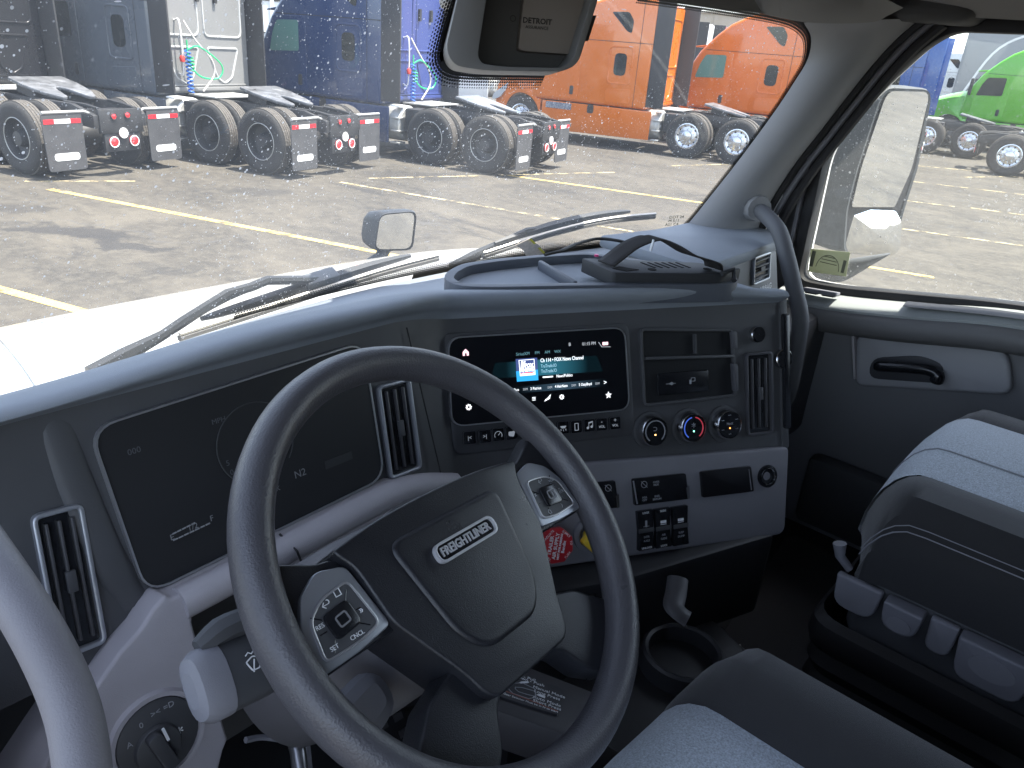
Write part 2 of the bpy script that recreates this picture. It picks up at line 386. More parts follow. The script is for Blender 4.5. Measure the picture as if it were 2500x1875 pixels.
def f_holes(mb, x, s):
    F = Frame((x, 0, 0), (0, 1, 0), (0, 0, 1)) if s > 0 else Frame((x, 0, 0), (0, -1, 0), (0, 0, 1))
    for k in range(10):
        a = k*math.pi/5; mb.prism(circ(.228*math.cos(a), .228*math.sin(a), .021, 8), -.045, -.036, F)
def f_bolts(mb, x, s):
    F = Frame((x, 0, 0), (0, 1, 0), (0, 0, 1)) if s > 0 else Frame((x, 0, 0), (0, -1, 0), (0, 0, 1))
    for k in range(10):
        a = (k+.5)*math.pi/5; mb.lathe([(.015, -.035), (.015, .012), (.009, .02), (.001, .021)], F.sub(.165*math.cos(a), .165*math.sin(a)), 7, cap=False)
def wheel(root, x0, x1, y, s, alu, rim=True):
    w = part(('tyre', round(x0, 2)), 'wheel', lambda b: f_tyre(b, x0, x1), RUBT, root); w.location = (0, y, .51)
    part(('tread', round(x0, 2)), 'tread', lambda b: f_tread(b, x0, x1), TREAD, w)
    if rim:
        x = x1 if s > 0 else x0; x -= s*.015
        r = part(('rim', round(x, 2), alu), 'rim', lambda b: f_rim(b, x, s, alu), ALU if alu else STEELB, w)
        if alu:
            part(('hole', round(x, 2)), 'hand_hole', lambda b: f_holes(b, x, s), DARKIN, w)
            part(('bolt', round(x, 2)), 'wheel_bolt', lambda b: f_bolts(b, x, s), CHROME, w)
        else:
            F = Frame((x, 0, 0), (0, s, 0), (0, 0, 1))
            part(('lip', round(x, 2)), 'lit_rim_edge', lambda b: b.tube([F.pt(.287*math.cos(a), .287*math.sin(a), .004) for a in np.linspace(0, 2*math.pi, 33)], .007, 6), STEEL, w)  # pale ring stands in for light catching the dark rim's lip
    return w

def tractor(label, pt, wpos, heading, alu=True, rear=None, flaps=True, far=False, group='tractors parked in the lot', panel=None, glass=None, hose=0, rungs=True, name='semi_tractor', tan=0.0, fin=None):
    """wpos: ground point below the outer face of the left tandem's middle; heading: degrees counter-clockwise from +Y"""
    h = R_(heading); hd = V(-math.sin(h), math.cos(h)); rd = V(math.cos(h), math.sin(h)); o = np.array(wpos) + rd*1.10
    t = thing(name, label, 'truck', (o[0], o[1], 0), h, group); G = glass or TGLASS
    panel = panel or pt
    cab = part('cab', 'cab_body', lambda b: b.prism(CABP, -1.09, 1.09, Frame((0, 0, 0), (0, 1, 0), (0, 0, 1))), pt, t, bevel=.085, seg=4, ang=50)
    hood = part('hood', 'hood', f_hood, pt, t, bevel=.03, ang=50)
    part('ws', 'windscreen', lambda b: b.prism(rpoly([(-.98, .05), (.98, .05), (.90, .60), (-.90, .60)], .08), 0, .03, Frame((0, 4.80, 1.83), (-1, 0, 0), (0, -.34, .59))), TGLASS, t)
    part('visor', 'sun_visor', lambda b: b.prism([(4.18, 2.60), (4.62, 2.53), (4.64, 2.50), (4.25, 2.52)], -1.0, 1.0, Frame((0, 0, 0), (0, 1, 0), (0, 0, 1))), pt, t, bevel=.01)
    part('bumper', 'bumper', lambda b: b.prism([(5.76, .28), (6.14, .28), (6.2, .5), (6.16, .72), (5.9, .72)], -1.0, 1.0, Frame((0, 0, 0), (0, 1, 0), (0, 0, 1))), pt, t, bevel=.05)
    part('grille', 'grille', lambda b: b.prism(rrect(0, 1.02, .95, .5, .08), 0, .03, Frame((0, 6.10, 0), (-1, 0, 0), (0, 0, 1))), FRAMEB, t)
    for sd in (-1, 1):
        SF = SideF(sd*1.09, sd); k = 'LR'[sd > 0]
        part('door'+k, 'door', lambda b: b.prism(rpoly([(3.55, 1.06), (4.54, 1.06), (4.56, 1.8), (4.40, 2.42), (3.55, 2.44)], .07), 0, .008, SF), pt, t, bevel=.004, seg=1)
        part('dwin'+k, 'side_window', lambda b: b.prism(rpoly([(3.73, 1.80), (4.50, 1.76), (4.40, 2.12), (4.28, 2.34), (3.73, 2.36)], .06), .006, .014, SF), G, t)
        part('hand'+k, 'door_handle', lambda b: b.prism(rrect(3.72, 1.27, .10, .21, .04), .006, .02, SF), FRAMEB, t, bevel=.005)
        fr = part('swf'+k, 'window_surround', lambda b: b.ring(rrect(2.5, 1.94, .62, .86, .12), inset(rrect(2.5, 1.94, .62, .86, .12), .035), 0, .014, SF), pt, t, bevel=.005, seg=1)
        part('sw'+k, 'sleeper_window', lambda b: b.prism(rrect(2.5, 1.96, .31, .50, .11), 0, .010, SF), TGLASS, t)
        part('uw'+k, 'upper_window', lambda b: b.prism(rpoly([(2.86, 3.10), (2.42, 3.12), (2.28, 2.93), (2.30, 2.66), (2.42, 2.70)], .06), 0, .01, SF), TGLASS, t)
        part('seam'+k, 'body_seam', lambda b: b.box(2.05, 2.062, 1.02, 3.40, -.01, .0025, SF).box(1.74, 4.3, 2.455, 2.468, -.01, .003, SF), DARKIN, t)
        part('hatch'+k, 'luggage_door', lambda b: b.prism(rpoly([(2.16, 1.08), (2.80, 1.08), (2.80, 1.38), (2.16, 1.42)], .06), 0, .007, SF), pt, t, bevel=.004, seg=1)
        part('skirt'+k, 'side_skirt', lambda b: b.prism(rpoly([(1.55, .30), (4.42, .26), (4.50, .40), (4.50, .965), (1.55, .965)], .03), -.04, .012, SF), pt, t, bevel=.012)
        part('step'+k, 'step_plate', lambda b: b.prism(rrect(4.03, .87, .72, .15, .02), .008, .022, SF).prism(rrect(3.98, .43, .70, .06, .01), .008, .022, SF), ALU, t)
        part('fill'+k, 'fuel_door', lambda b: b.prism(rrect(3.15, .87, .17, .20, .05), .008, .018, SF), FRAMEB, t)
        part('fin'+k, 'side_extender', lambda b: b.box(1.30, 1.74, 1.05, 3.40, -.05, -.015, SF), fin or FIN, t, bevel=.008)
        part('lamp'+k, 'headlight', lambda b: b.prism(rpoly([(5.55, 1.30), (5.99, .98), (6.02, .82), (5.80, .90), (5.62, 1.12)], .05), -.15, -.055, SF), LAMP, t)
        part('mirr'+k, 'mirror', lambda b: b.prism(rrect(4.70, 2.02, .10, .52, .04), .16, .36, SF).box(4.66, 4.74, 1.75, 1.80, -.02, .18, SF), FRAMEB, t, bevel=.02)
        part('tank'+k, 'fuel_tank', lambda b: b.lathe([(.001, 0), (.30, .0), (.335, .03), (.335, 1.6), (.30, 1.63), (.001, 1.63)], Frame((sd*.80, 1.33, .66), (-1, 0, 0), (0, 0, 1)) if False else Frame((sd*.71, 2.96, .66), (1, 0, 0), (0, 0, 1)), 28, cap=False), STEEL, t)
        # wheels
        x0, x1 = (-1.10, -.86) if sd < 0 else (.86, 1.10); i0, i1 = (-.78, -.54) if sd < 0 else (.54, .78)
        for y in (-.60+tan, .60+tan):
            wheel(t, x0, x1, y, sd, alu)
            if not far: wheel(t, i0, i1, y, sd, alu, rim=False)
        f0, f1 = (-1.06, -.78) if sd < 0 else (.78, 1.06)
        wheel(t, f0, f1, 5.14, sd, alu)
        if far: continue
        part('rail'+k, 'frame_rail', lambda b: b.prism([(-1.42, .70), (-1.42, .88), (-.95, 1.0), (4.7, 1.0), (4.7, .72), (-1.0, .72)], -.04, .04, SideF(sd*.40, sd)), FRAMEB, t, bevel=.008)
        if flaps:
            FB = BACKF(-1.30)
            cx = sd*.84
            part('bar'+k, 'flap_hanger', lambda b: b.tube([(sd*.42, -1.30, .90), (sd*.5, -1.30, .93), (sd*1.12, -1.30, .93)], .022, 8), STEEL, t)
            part('flap'+k, 'mud_flap', lambda b: b.prism(rpoly([(cx-.29, .14), (cx+.29, .14), (cx+.30, .92), (cx-.30, .92)], .05), -.008, .008, FB), FLAP, t)
            for q, (dx, mm, ww) in enumerate(((-.20, REDR, .15), (0, WHTR, .24), (.20, REDR, .15))):
                part('tape%s%d' % (k, q), 'reflective_tape', lambda b: b.prism(rrect(cx+dx, .81, ww, .06, .004), .008, .012, FB), mm, t)
            lo = rpoly([(cx-.19, .28), (cx+.19, .28), (cx+.19, .38), (cx-.19, .38)], .05, 6)
            em = part('logo'+k, 'flap_emblem', lambda b: b.ring(lo, inset(lo, .014), .008, .012, FB).prism(inset(lo, .024), .008, .010, FB), WHTR, t)
            key = 'logot'+k
            if key not in CACHE: CACHE[key] = text_mesh('FREIGHTLINER', .062, Frame(FB.pt(cx, .33, .011), FB.e, FB.u), sx=.72, bold=.001)
            CACHE[key].materials.clear() if len(CACHE[key].materials) else None
            link('lettering', CACHE[key], DIMP, em, local=True)
    if far: return t
    part('xm', 'crossmember', lambda b: [b.box(-.38, .38, y-.05, y+.05, .74, .92) for y in (-1.0, -.3, .35, 1.2, 2.2)], FRAMEB, t)
    for y in (-.6, .6):
        a = part('axle', 'axle', lambda b: b.tube([(-.85, 0, .51), (-.3, 0, .51), (-.18, 0, .52), (0, 0, .53), (.18, 0, .52), (.3, 0, .51), (.85, 0, .51)], [.07, .075, .15, .2, .15, .075, .07], 12), FRAMEB, t); a.location = (0, y, 0)
    # fifth wheel
    FW = Frame((0, .08, 1.02), (1, 0, 0), (0, 1, .20))
    part('fw', 'fifth_wheel', lambda b: b.prism(rpoly([(-.44, .42), (.44, .42), (.46, .05), (.40, -.34), (.27, -.62), (.17, -.60), (.08, -.18), (0, -.10), (-.08, -.18), (-.17, -.60), (-.27, -.62), (-.40, -.34), (-.46, .05)], .05), .10, .15, FW), GREASE, t, bevel=.01)
    part('fwb', 'fifth_wheel_bracket', lambda b: b.box(-.44, -.36, -.2, .2, .0, .10, FW).box(.36, .44, -.2, .2, .0, .10, FW).box(-.3, .3, .0, .06, -.03, .05, FW), FRAMEB, t)
    part('deck', 'deck_plate', lambda b: b.box(-.52, .52, .95, 1.62, 1.005, 1.03), STEEL, t, bevel=.006)
    part('tail', 'tail_panel', lambda b: b.box(-.36, .36, -1.44, -1.38, .62, .96).box(-.30, .30, -1.42, -1.36, .36, .62), FRAMEB, t, bevel=.012)
    FT = BACKF(-1.44)
    for i, (x, z, r, mm) in enumerate(((-.13, .86, .035, REDL), (.10, .87, .035, REDL), (-.17, .50, .062, REDL), (.17, .50, .062, REDL), (0, .62, .058, WHTR))):
        part('tl%d' % i, 'tail_lamp', lambda b: b.lathe([(r+.012, -.01), (r+.012, .01), (r, .016), (.001, .022)], FT.sub(x, z), 16, cap=False), mm, t)
        part('tr%d' % i, 'lamp_ring', lambda b: b.tube([FT.pt(x+(r+.01)*math.cos(a), z+(r+.01)*math.sin(a), .012) for a in np.linspace(0, 2*math.pi, 21)], .008, 6), WHTR if i > 1 else FRAMEB, t)
    part('plate', 'bracket', lambda b: b.tube([(-.36, -.7, 1.0), (-.3, -1.1, .99), (-.28, -1.42, .95)], .025, 6).tube([(.36, -.7, 1.0), (.3, -1.1, .99), (.28, -1.42, .95)], .025, 6), FRAMEB, t)
    part('bat', 'battery_box', lambda b: b.box(-.95, -.5, .80, 1.26, .52, .96).box(.5, .95, .80, 1.26, .52, .96), FRAMEB, t, bevel=.02)
    # back wall of the sleeper
    FB = BACKF(1.72)
    part('bw', 'back_panel', lambda b: b.prism(rrect(0, 2.18, 2.02, 2.3, .04), 0, .02, FB), panel, t)
    ribs = [rrect(-.52, 2.52, .82, 1.1, .12), rrect(.45, 2.52, .86, 1.1, .12), rpoly([(.06, 1.78), (.78, 1.78), (.60, 1.28), (.42, 1.18), (.26, 1.28)], .06), rpoly([(-.86, 1.78), (-.14, 1.78), (-.30, 1.28), (-.46, 1.18), (-.66, 1.28)], .06)]
    for i, rb in enumerate(ribs):
        part('rib%d' % i, 'pressed_rib', lambda b: b.tube([FB.pt(x, z, .022) for x, z in rb+rb[:2]], .018, 6, cap=False), P_RIB if panel is P_SIL else panel, t)
    part('cur', 'lower_rail', lambda b: b.box(-1.0, 1.0, 1.06, 1.13, .0, .07, FB).box(-.95, .95, 1.14, 1.17, 0, .05, FB), panel, t, bevel=.01)
    if rungs:
        for z in (.30, .52, .76, .98):
            part('rung%d' % int(z*100), 'step', lambda b: b.box(-1.09, -.86, 1.30, 1.50, z, z+.03), STEEL if z != .98 else WHTR, t, bevel=.006)
    if hose:
        A = FB
        def coil(x0, z0, z1, y, r=.045, turns=11):
            return [(x0+r*math.cos(a), 1.72-y+r*math.sin(a), z0+(z1-z0)*a/(turns*2*math.pi)) for a in np.linspace(0, turns*2*math.pi, turns*10)]
        hx = -.55 if hose == 1 else -.35
        part('hb%d' % hose, 'air_hose_coil', lambda b: b.tube(coil(hx, 1.75, 1.05, .22), .014, 6), HOSEB, t)
        part('hg%d' % hose, 'air_hose', lambda b: b.tube(spline([(hx, 1.5, 1.75), (hx+.2, 1.42, 1.80), (hx+.62, 1.38, 1.52), (hx+.55, 1.4, 1.3), (hx+.2, 1.45, 1.32), (hx+.02, 1.5, 1.55), (hx, 1.5, 1.9)]), .014, 6).tube(coil(hx+.05, 1.62, 1.4, .24, .04, 4), .013, 6), HOSEG, t)
        part('hr%d' % hose, 'hose_coupling', lambda b: b.lathe([(.001, 0), (.04, 0), (.05, .06), (.03, .10), (.001, .10)], Frame((hx-.08, 1.55, 1.55), (1, 0, 0), (0, 1, 0)), 10, cap=False), HOSER, t)
        part('hk%d' % hose, 'cable', lambda b: b.tube(spline([(hx+.05, 1.6, 2.2), (hx+.15, 1.45, 1.9), (hx+.42, 1.4, 1.6), (hx+.45, 1.4, 1.35), (hx+.2, 1.42, 1.08)]), .016, 6), HOSEK, t)
        part('gr%d' % hose, 'grab_bar', lambda b: b.tube(spline([(hx-.05, 1.70, 2.2), (hx-.05, 1.58, 2.15), (hx-.05, 1.58, 1.4), (hx-.05, 1.70, 1.35)]), .015, 8), WHTR, t)
        part('lt%d' % hose, 'work_lamp', lambda b: [b.prism(rrect(hx+q, 2.62, .06, .22, .02), .02, .07, FB) for q in (.45, .85)], FRAMEB, t)
    return t

HD = 14.0
tractor('black tractor at the far left, its rear wheels and fifth wheel nearest the left edge', P_BLK, (3.72, 13.37), HD, alu=False, group='row of tractors with steel wheels')
tractor('slate grey sleeper tractor with a silver back panel and coiled hoses', P_SLATE, (6.85, 12.16), HD, alu=False, panel=P_SIL, hose=1, group='row of tractors with steel wheels')
tractor('navy blue sleeper tractor with black side extenders, dark wheels and mud flaps', P_NAVY, (10.52, 10.67), HD, alu=False, panel=P_VIO, hose=2, glass=TGLASSG, group='row of tractors with steel wheels')
tractor('front orange sleeper tractor, its nose behind the navy tractor\'s tail', P_OR, (17.45, 9.10), HD+.2, group='pair of orange tractors')
tractor('rear orange sleeper tractor with its roof arching beside the windscreen pillar', P_OR2, (21.19, 6.91), HD+.2, glass=TGLASSG, group='pair of orange tractors')
tractor('bright blue sleeper tractor seen behind the door mirror', P_BLUE, (27.6+.165*.6, 6.44-.986*.6), 9.5, tan=.6, rungs=False, fin=P_BLUE)
gp = atD(2431, 195, 32.0)
_h = R_(10); tractor('lime green sleeper tractor at the right edge', P_GRN, (gp[0]+4.05*math.sin(_h), gp[1]-4.05*math.cos(_h)), 10)
hb = V(24.12, 4.05); _h = R_(190)
_rd = V(math.cos(_h), math.sin(_h)); _hd = V(-math.sin(_h), math.cos(_h))
tractor('bare chassis tail with chrome wheel at the right edge, before the lime truck', P_RED, tuple(hb - _rd*2.2 + _hd*.6), 190, rungs=False, flaps=False)
def far_truck(label, p, px, py, d, heading, ahead, glass=None):
    g = atD(px, py, d); h = R_(heading)
    return tractor(label, p, (g[0]+ahead*math.sin(h), g[1]-ahead*math.cos(h)), heading, far=True, group='distant tractors in the far row', glass=glass)
far_truck('far white sleeper tractor showing between the two orange tractors', P_WH, 1694, 120, 31, 12, 1.72)
far_truck('far red sleeper tractor behind the roof of the rear orange tractor', P_RED, 1790, 120, 36, 12, 1.72)
far_truck('far white tractor facing us between the slate and navy cabs', P_WH, 612, 40, 30, 205, 5.0)
far_truck('far pale tractor beside the camera pod, right of the navy extender', P_WH, 1190, 60, 30, 12, 1.72)
far_truck('far white tractor left of the lime green hood', P_WH, 2368, 180, 50, 10, 1.72)
far_truck('far red tractor behind the lime green windscreen', P_RED, 2440, 180, 54, 10, 1.72)
# ---------------------------------------------------------------- far buildings and trailer
BEIGE = mat('stucco_beige', (.42, .36, .29), .9, var=.06, vscale=.4); GREYB = mat('grey_cladding', (.30, .31, .32), .7, var=.08, vscale=.3)
PALE = mat('pale_cladding', (.62, .64, .65), .7, var=.05, vscale=.3)
def building(name, label, px0, px1, pyt, dist, m, depth=14, roof=None, bays=9):
    A, B = atD(px0, pyt, dist), atD(px1, pyt, dist); ztop = max((A[2]+B[2])/2, 3)
    t = thing(name, label, 'building', ((A[0]+B[0])/2, (A[1]+B[1])/2, 0))
    e = unit((B-A)*V(1, 1, 0)); w = np.linalg.norm((B-A)[:2]); F = Frame((A[0], A[1], 0), e, (0, 0, 1))
    obj('wall', MB().box(0, w, 0, ztop, -depth, 0, F), m, t)
    obj('roof', MB().box(-.2, w+.2, ztop, ztop+.25, -depth-.2, .2, F), roof or PALE, t)
    for i in range(bays):
        x = w*(i+.5)/bays
        d = obj('dock_door', MB().box(x-1.4, x+1.4, 1.2, 4.2, -.02, .05, F), PALE, t)
        obj('door_frame', MB().ring([(x-1.6, 1.1), (x+1.6, 1.1), (x+1.6, 4.4), (x-1.6, 4.4)], [(x-1.4, 1.2), (x+1.4, 1.2), (x+1.4, 4.2), (x-1.4, 4.2)], 0, .12, F), FRAMEB, d)
    for i in range(bays+1):
        x = w*i/bays; obj('pilaster', MB().box(max(0, x-.2), min(w, x+.2), 0, ztop-.1, 0, .14, F), m, t)
    return t
building('warehouse', 'long beige warehouse with a flat roof behind the orange tractors', 1250, 2050, 26, 110, BEIGE, bays=14, roof=BEIGE)
building('warehouse', 'pale low warehouse at the top left behind the parked row', 250, 1180, -70, 95, PALE, bays=12)
# grey box trailer behind the lime tractor
A, B = atD(2345, 150, 44), atD(2640, 165, 44)
e = unit((B-A)*V(1, 1, 0)); F = Frame((A[0], A[1], 0), e, (0, 0, 1))
t = thing('box_trailer', 'grey box trailer with faded white slogan behind the lime green tractor', 'trailer', (A[0], A[1], 0))
TRG = mat('trailer_grey', (.28, .29, .30), .5, var=.06, vscale=.5)
obj('trailer_body', MB().box(0, 13.5, 1.1, 4.9, -2.5, 0, F), TRG, t, bevel=.05)
obj('roof_rail', MB().box(-.03, 13.53, 4.83, 4.98, -2.53, .03, F), WHTR, t)
obj('chassis', MB().box(.5, 13, .8, 1.09, -1.9, -.6, F), FRAMEB, t)
for x in (10.6, 11.9):
    for z in (-2.3, -.25): obj('wheel', MB().lathe([(.001, 0), (.3, 0), (.5, .02), (.5, .24), (.3, .26), (.001, .26)], Frame(F.pt(x, .51, z-.05), F.e, F.u), 24, cap=False), RUBT, t)
obj('landing_leg', MB().box(3.0, 3.12, 0.02, 1.1, -.8, -.68, F).box(3.0, 3.12, .02, 1.1, -1.8, -1.68, F), FRAMEB, t)
text('going the distance', .62, Frame(F.pt(6.2, 3.4, .006), unit(F.e+F.u*.16), unit(F.u-F.e*.16)), WHTR, t, shear=.3)
obj('sweeping_stripe', MB().tube(spline([F.pt(.4, 1.5, .005), F.pt(1.4, 3.6, .005), F.pt(3.2, 4.4, .005), F.pt(6, 4.6, .005)]), .05, 4, flat=.1, up=F.n), WHTR, t)
# ---------------------------------------------------------------- the cab the picture is taken from: shell, glass, hood
CX = .97                                   # cab centre line
def ybase(x): return 1.10 - .15*((x-CX)/.88)**2
def ws(x, t, off=0.0): return V(x, ybase(x)-.25*t+off*.91, 1.87+.55*t+off*.41)
def at_ws(px, py, off=0.0):                # photo point -> point on the windscreen surface
    v = ray(px, py); lo, hi = .2, 6.0
    g = lambda s: (lambda P: P[1] - (ybase(P[0]) - .25*(P[2]-1.87)/.55 + off*1.1))(CO+v*s)
    for _ in range(60):
        mid = (lo+hi)/2
        if g(mid) < 0: lo = mid
        else: hi = mid
    return CO+v*lo
def glassmat(name, tint, dust, specks, scale=150):
    m = bpy.data.materials.new(name); m.use_nodes = True; nt = m.node_tree; L = nt.links.new
    nt.nodes.remove(nt.nodes['Principled BSDF']); out = nt.nodes['Material Output']
    tr = N(nt, 'ShaderNodeBsdfTransparent'); tr.inputs[0].default_value = (*tint, 1)
    gl = N(nt, 'ShaderNodeBsdfGlossy'); gl.inputs['Roughness'].default_value = .01
    fr = N(nt, 'ShaderNodeLayerWeight'); fr.inputs[0].default_value = .5
    fm = math_node(nt, 'ADD', math_node(nt, 'MULTIPLY', math_node(nt, 'POWER', fr.outputs['Facing'], 5.0), .35), .025)
    m1 = N(nt, 'ShaderNodeMixShader'); L(fm, m1.inputs[0]); L(tr.outputs[0], m1.inputs[1]); L(gl.outputs[0], m1.inputs[2])
    df = N(nt, 'ShaderNodeBsdfDiffuse'); df.inputs[0].default_value = (.75, .75, .73, 1)
    tl = N(nt, 'ShaderNodeBsdfTranslucent'); tl.inputs[0].default_value = (.75, .75, .73, 1)
    dm = N(nt, 'ShaderNodeMixShader'); dm.inputs[0].default_value = .6; L(df.outputs[0], dm.inputs[1]); L(tl.outputs[0], dm.inputs[2])
    tc = N(nt, 'ShaderNodeTexCoord')
    def noise(sc, det=4, dist=0.0):
        n = N(nt, 'ShaderNodeTexNoise'); n.inputs['Scale'].default_value = sc; n.inputs['Detail'].default_value = det; n.inputs['Distortion'].default_value = dist; L(tc.outputs['Object'], n.inputs['Vector']); return n.outputs[0]
    def mr(x, a, b, c, d):
        r = N(nt, 'ShaderNodeMapRange'); L(x, r.inputs[0])
        for i, q in enumerate((a, b, c, d)): r.inputs[i+1].default_value = q
        return r.outputs[0]
    tot = mr(noise(2.2, 6), .3, .75, dust*.5, dust*1.5)
    for sc, amt, th in ((scale*.8, specks, .24), (scale*1.9, specks*.8, .26)):
        vo = N(nt, 'ShaderNodeTexVoronoi'); vo.inputs['Scale'].default_value = sc; L(tc.outputs['Object'], vo.inputs['Vector'])
        wn_ = N(nt, 'ShaderNodeTexWhiteNoise', noise_dimensions='3D'); L(vo.outputs['Color'], wn_.inputs['Vector'])
        r = math_node(nt, 'MULTIPLY', wn_.outputs['Value'], th); r = math_node(nt, 'MULTIPLY', r, wn_.outputs['Value'])
        hit_ = math_node(nt, 'LESS_THAN', vo.outputs['Distance'], r)
        hit_ = math_node(nt, 'MULTIPLY', hit_, mr(noise(4, 3), .40, .62, .12, 1))
        tot = math_node(nt, 'ADD', tot, math_node(nt, 'MULTIPLY', hit_, amt))
    mp = N(nt, 'ShaderNodeMapping'); mp.inputs['Rotation'].default_value = (.5, .35, .6); mp.inputs['Scale'].default_value = (6, 60, 60); L(tc.outputs['Object'], mp.inputs[0])
    vs = N(nt, 'ShaderNodeTexVoronoi'); vs.inputs['Scale'].default_value = 1.2; L(mp.outputs[0], vs.inputs['Vector'])
    sc_ = math_node(nt, 'LESS_THAN', vs.outputs['Distance'], .07)
    wn2 = N(nt, 'ShaderNodeTexWhiteNoise', noise_dimensions='3D'); L(vs.outputs['Color'], wn2.inputs['Vector'])
    sc_ = math_node(nt, 'MULTIPLY', sc_, math_node(nt, 'GREATER_THAN', wn2.outputs['Value'], .80))
    tot = math_node(nt, 'ADD', tot, math_node(nt, 'MULTIPLY', sc_, specks*.45))
    tot = math_node(nt, 'MINIMUM', tot, .8)
    m2 = N(nt, 'ShaderNodeMixShader'); L(tot, m2.inputs[0]); L(m1.outputs[0], m2.inputs[1]); L(dm.outputs[0], m2.inputs[2])
    L(m2.outputs[0], out.inputs[0]); return m
WSGLASS = glassmat('dusty_windscreen_glass', (.97, .975, .955), .092, 1.0)
DOORGLASS = glassmat('dusty_door_glass', (.96, .97, .95), .045, .5, 110)
truck = thing('cab_shell', 'white painted shell of the truck cab around the viewer', 'truck cab', (CX, 0, 1.1))
truck['kind'] = 'structure'
xs = np.linspace(.02, 1.90, 30)
wsh = thing('windshield', 'dusty curved windshield with specks, scratches and a black dotted border', 'windshield', (CX, 1.0, 1.87))
obj('glass_pane', MB().grid([[ws(x, t) for x in xs] for t in np.linspace(-.06, 1.0, 14)]), WSGLASS, wsh, fix=True)
# dotted ceramic border: bottom, right and around the camera pod
def fritmat():
    m = bpy.data.materials.new('frit_dots'); m.use_nodes = True; nt = m.node_tree; L = nt.links.new; b = nt.nodes['Principled BSDF']
    b.inputs['Base Color'].default_value = (.012, .012, .013, 1); b.inputs['Roughness'].default_value = .5
    uv = N(nt, 'ShaderNodeUVMap'); sp = N(nt, 'ShaderNodeSeparateXYZ'); L(uv.outputs[0], sp.inputs[0])
    v = sp.outputs[1]; row = math_node(nt, 'FLOOR', v)
    sh = math_node(nt, 'MULTIPLY', math_node(nt, 'MODULO', row, 2.0), .5)
    fx = math_node(nt, 'SUBTRACT', math_node(nt, 'FRACT', math_node(nt, 'ADD', sp.outputs[0], sh)), .5)
    fy = math_node(nt, 'SUBTRACT', math_node(nt, 'FRACT', v), .5)
    d2 = math_node(nt, 'ADD', math_node(nt, 'MULTIPLY', fx, fx), math_node(nt, 'MULTIPLY', fy, fy))
    rad = math_node(nt, 'SUBTRACT', .62, math_node(nt, 'MULTIPLY', row, .095))
    inside = math_node(nt, 'LESS_THAN', d2, math_node(nt, 'MULTIPLY', rad, rad))
    t = N(nt, 'ShaderNodeBsdfTransparent'); x = N(nt, 'ShaderNodeMixShader'); L(inside, x.inputs[0]); L(t.outputs[0], x.inputs[1]); L(b.outputs[0], x.inputs[2]); L(x.outputs[0], nt.nodes['Material Output'].inputs[0])
    return m
FRITD = fritmat(); FRITK = mat('frit_black', (.012, .012, .013), .5)
def frit(path_in, path_out, parent, dots=5, pitch=.0075):   # solid edge lies at path_in, dots fade out to path_out
    ln = [0]
    for a, b in zip(path_in[:-1], path_in[1:]): ln.append(ln[-1]+np.linalg.norm(b-a)/pitch)
    mb = MB(); mb.grid([path_in, path_out]); n = len(path_in)
    mb.uv = [(ln[i], 0) for i in range(n)] + [(ln[i], dots) for i in range(n)]
    return obj('dotted_border', mb, FRITD, parent, fix=False)
def onws(Q, off=-.005): return V(Q[0], ybase(Q[0])-.25*(Q[2]-1.87)/.55+off, Q[2])
def wsnorm(x): return unit((-.15*2*(x-CX)/.88**2*.55, -.55, -.25))
off = -.004
xb = np.linspace(.58, 1.72, 60)
frit([ws(x, .000, off) for x in xb], [ws(x, .036, off) for x in xb], wsh, pitch=.0055)
xb = np.linspace(.98, 1.72, 30)
obj('black_border', MB().grid([[ws(x, -.06, off) for x in xb], [ws(x, .000, off) for x in xb]]), FRITK, wsh)
edge = [at_ws(*p, off) for p in spline([(1600, 600), (1665, 560), (1735, 478), (1800, 396), (1880, 288), (1935, 205), (1968, 145), (1972, 90), (1945, 58), (1890, 40), (1800, 24), (1700, 8), (1560, -12)], 5)]
cen = ws(1.2, .5, off)
inn = []
for i, p in enumerate(edge):
    tq = unit(edge[min(i+1, len(edge)-1)]-edge[max(i-1, 0)]); nn = np.cross(tq, wsnorm(p[0])); nn = nn if nn@(cen-p) > 0 else -nn; inn.append((p, nn))
frit([onws(p) for p, q in inn], [onws(p+q*.014) for p, q in inn], wsh, dots=2.6, pitch=.0055)
obj('black_border', MB().grid([[onws(p) for p, q in inn], [onws(p-q*.05) for p, q in inn], [onws(p-q*.10) for p, q in inn]]), FRITK, wsh)
sp_ = [at_ws(*p, off) for p in spline([(1122, -40), (1098, 30), (1078, 100), (1072, 140), (1086, 166), (1120, 178), (1200, 182), (1330, 184)], 5)]
cen = at_ws(1260, 60, off); inn = []
for i, p in enumerate(sp_):
    tq = unit(sp_[min(i+1, len(sp_)-1)]-sp_[max(i-1, 0)]); nn = np.cross(tq, wsnorm(p[0])); nn = nn if nn@(cen-p) < 0 else -nn; inn.append((p, nn))
frit([onws(p) for p, q in inn], [onws(p+q*.026) for p, q in inn], wsh, dots=5, pitch=.0055)
obj('black_border', MB().grid([[onws(p) for p, q in inn], [onws(p-q*.08) for p, q in inn], [onws(p-q*.16) for p, q in inn]]), FRITK, wsh)

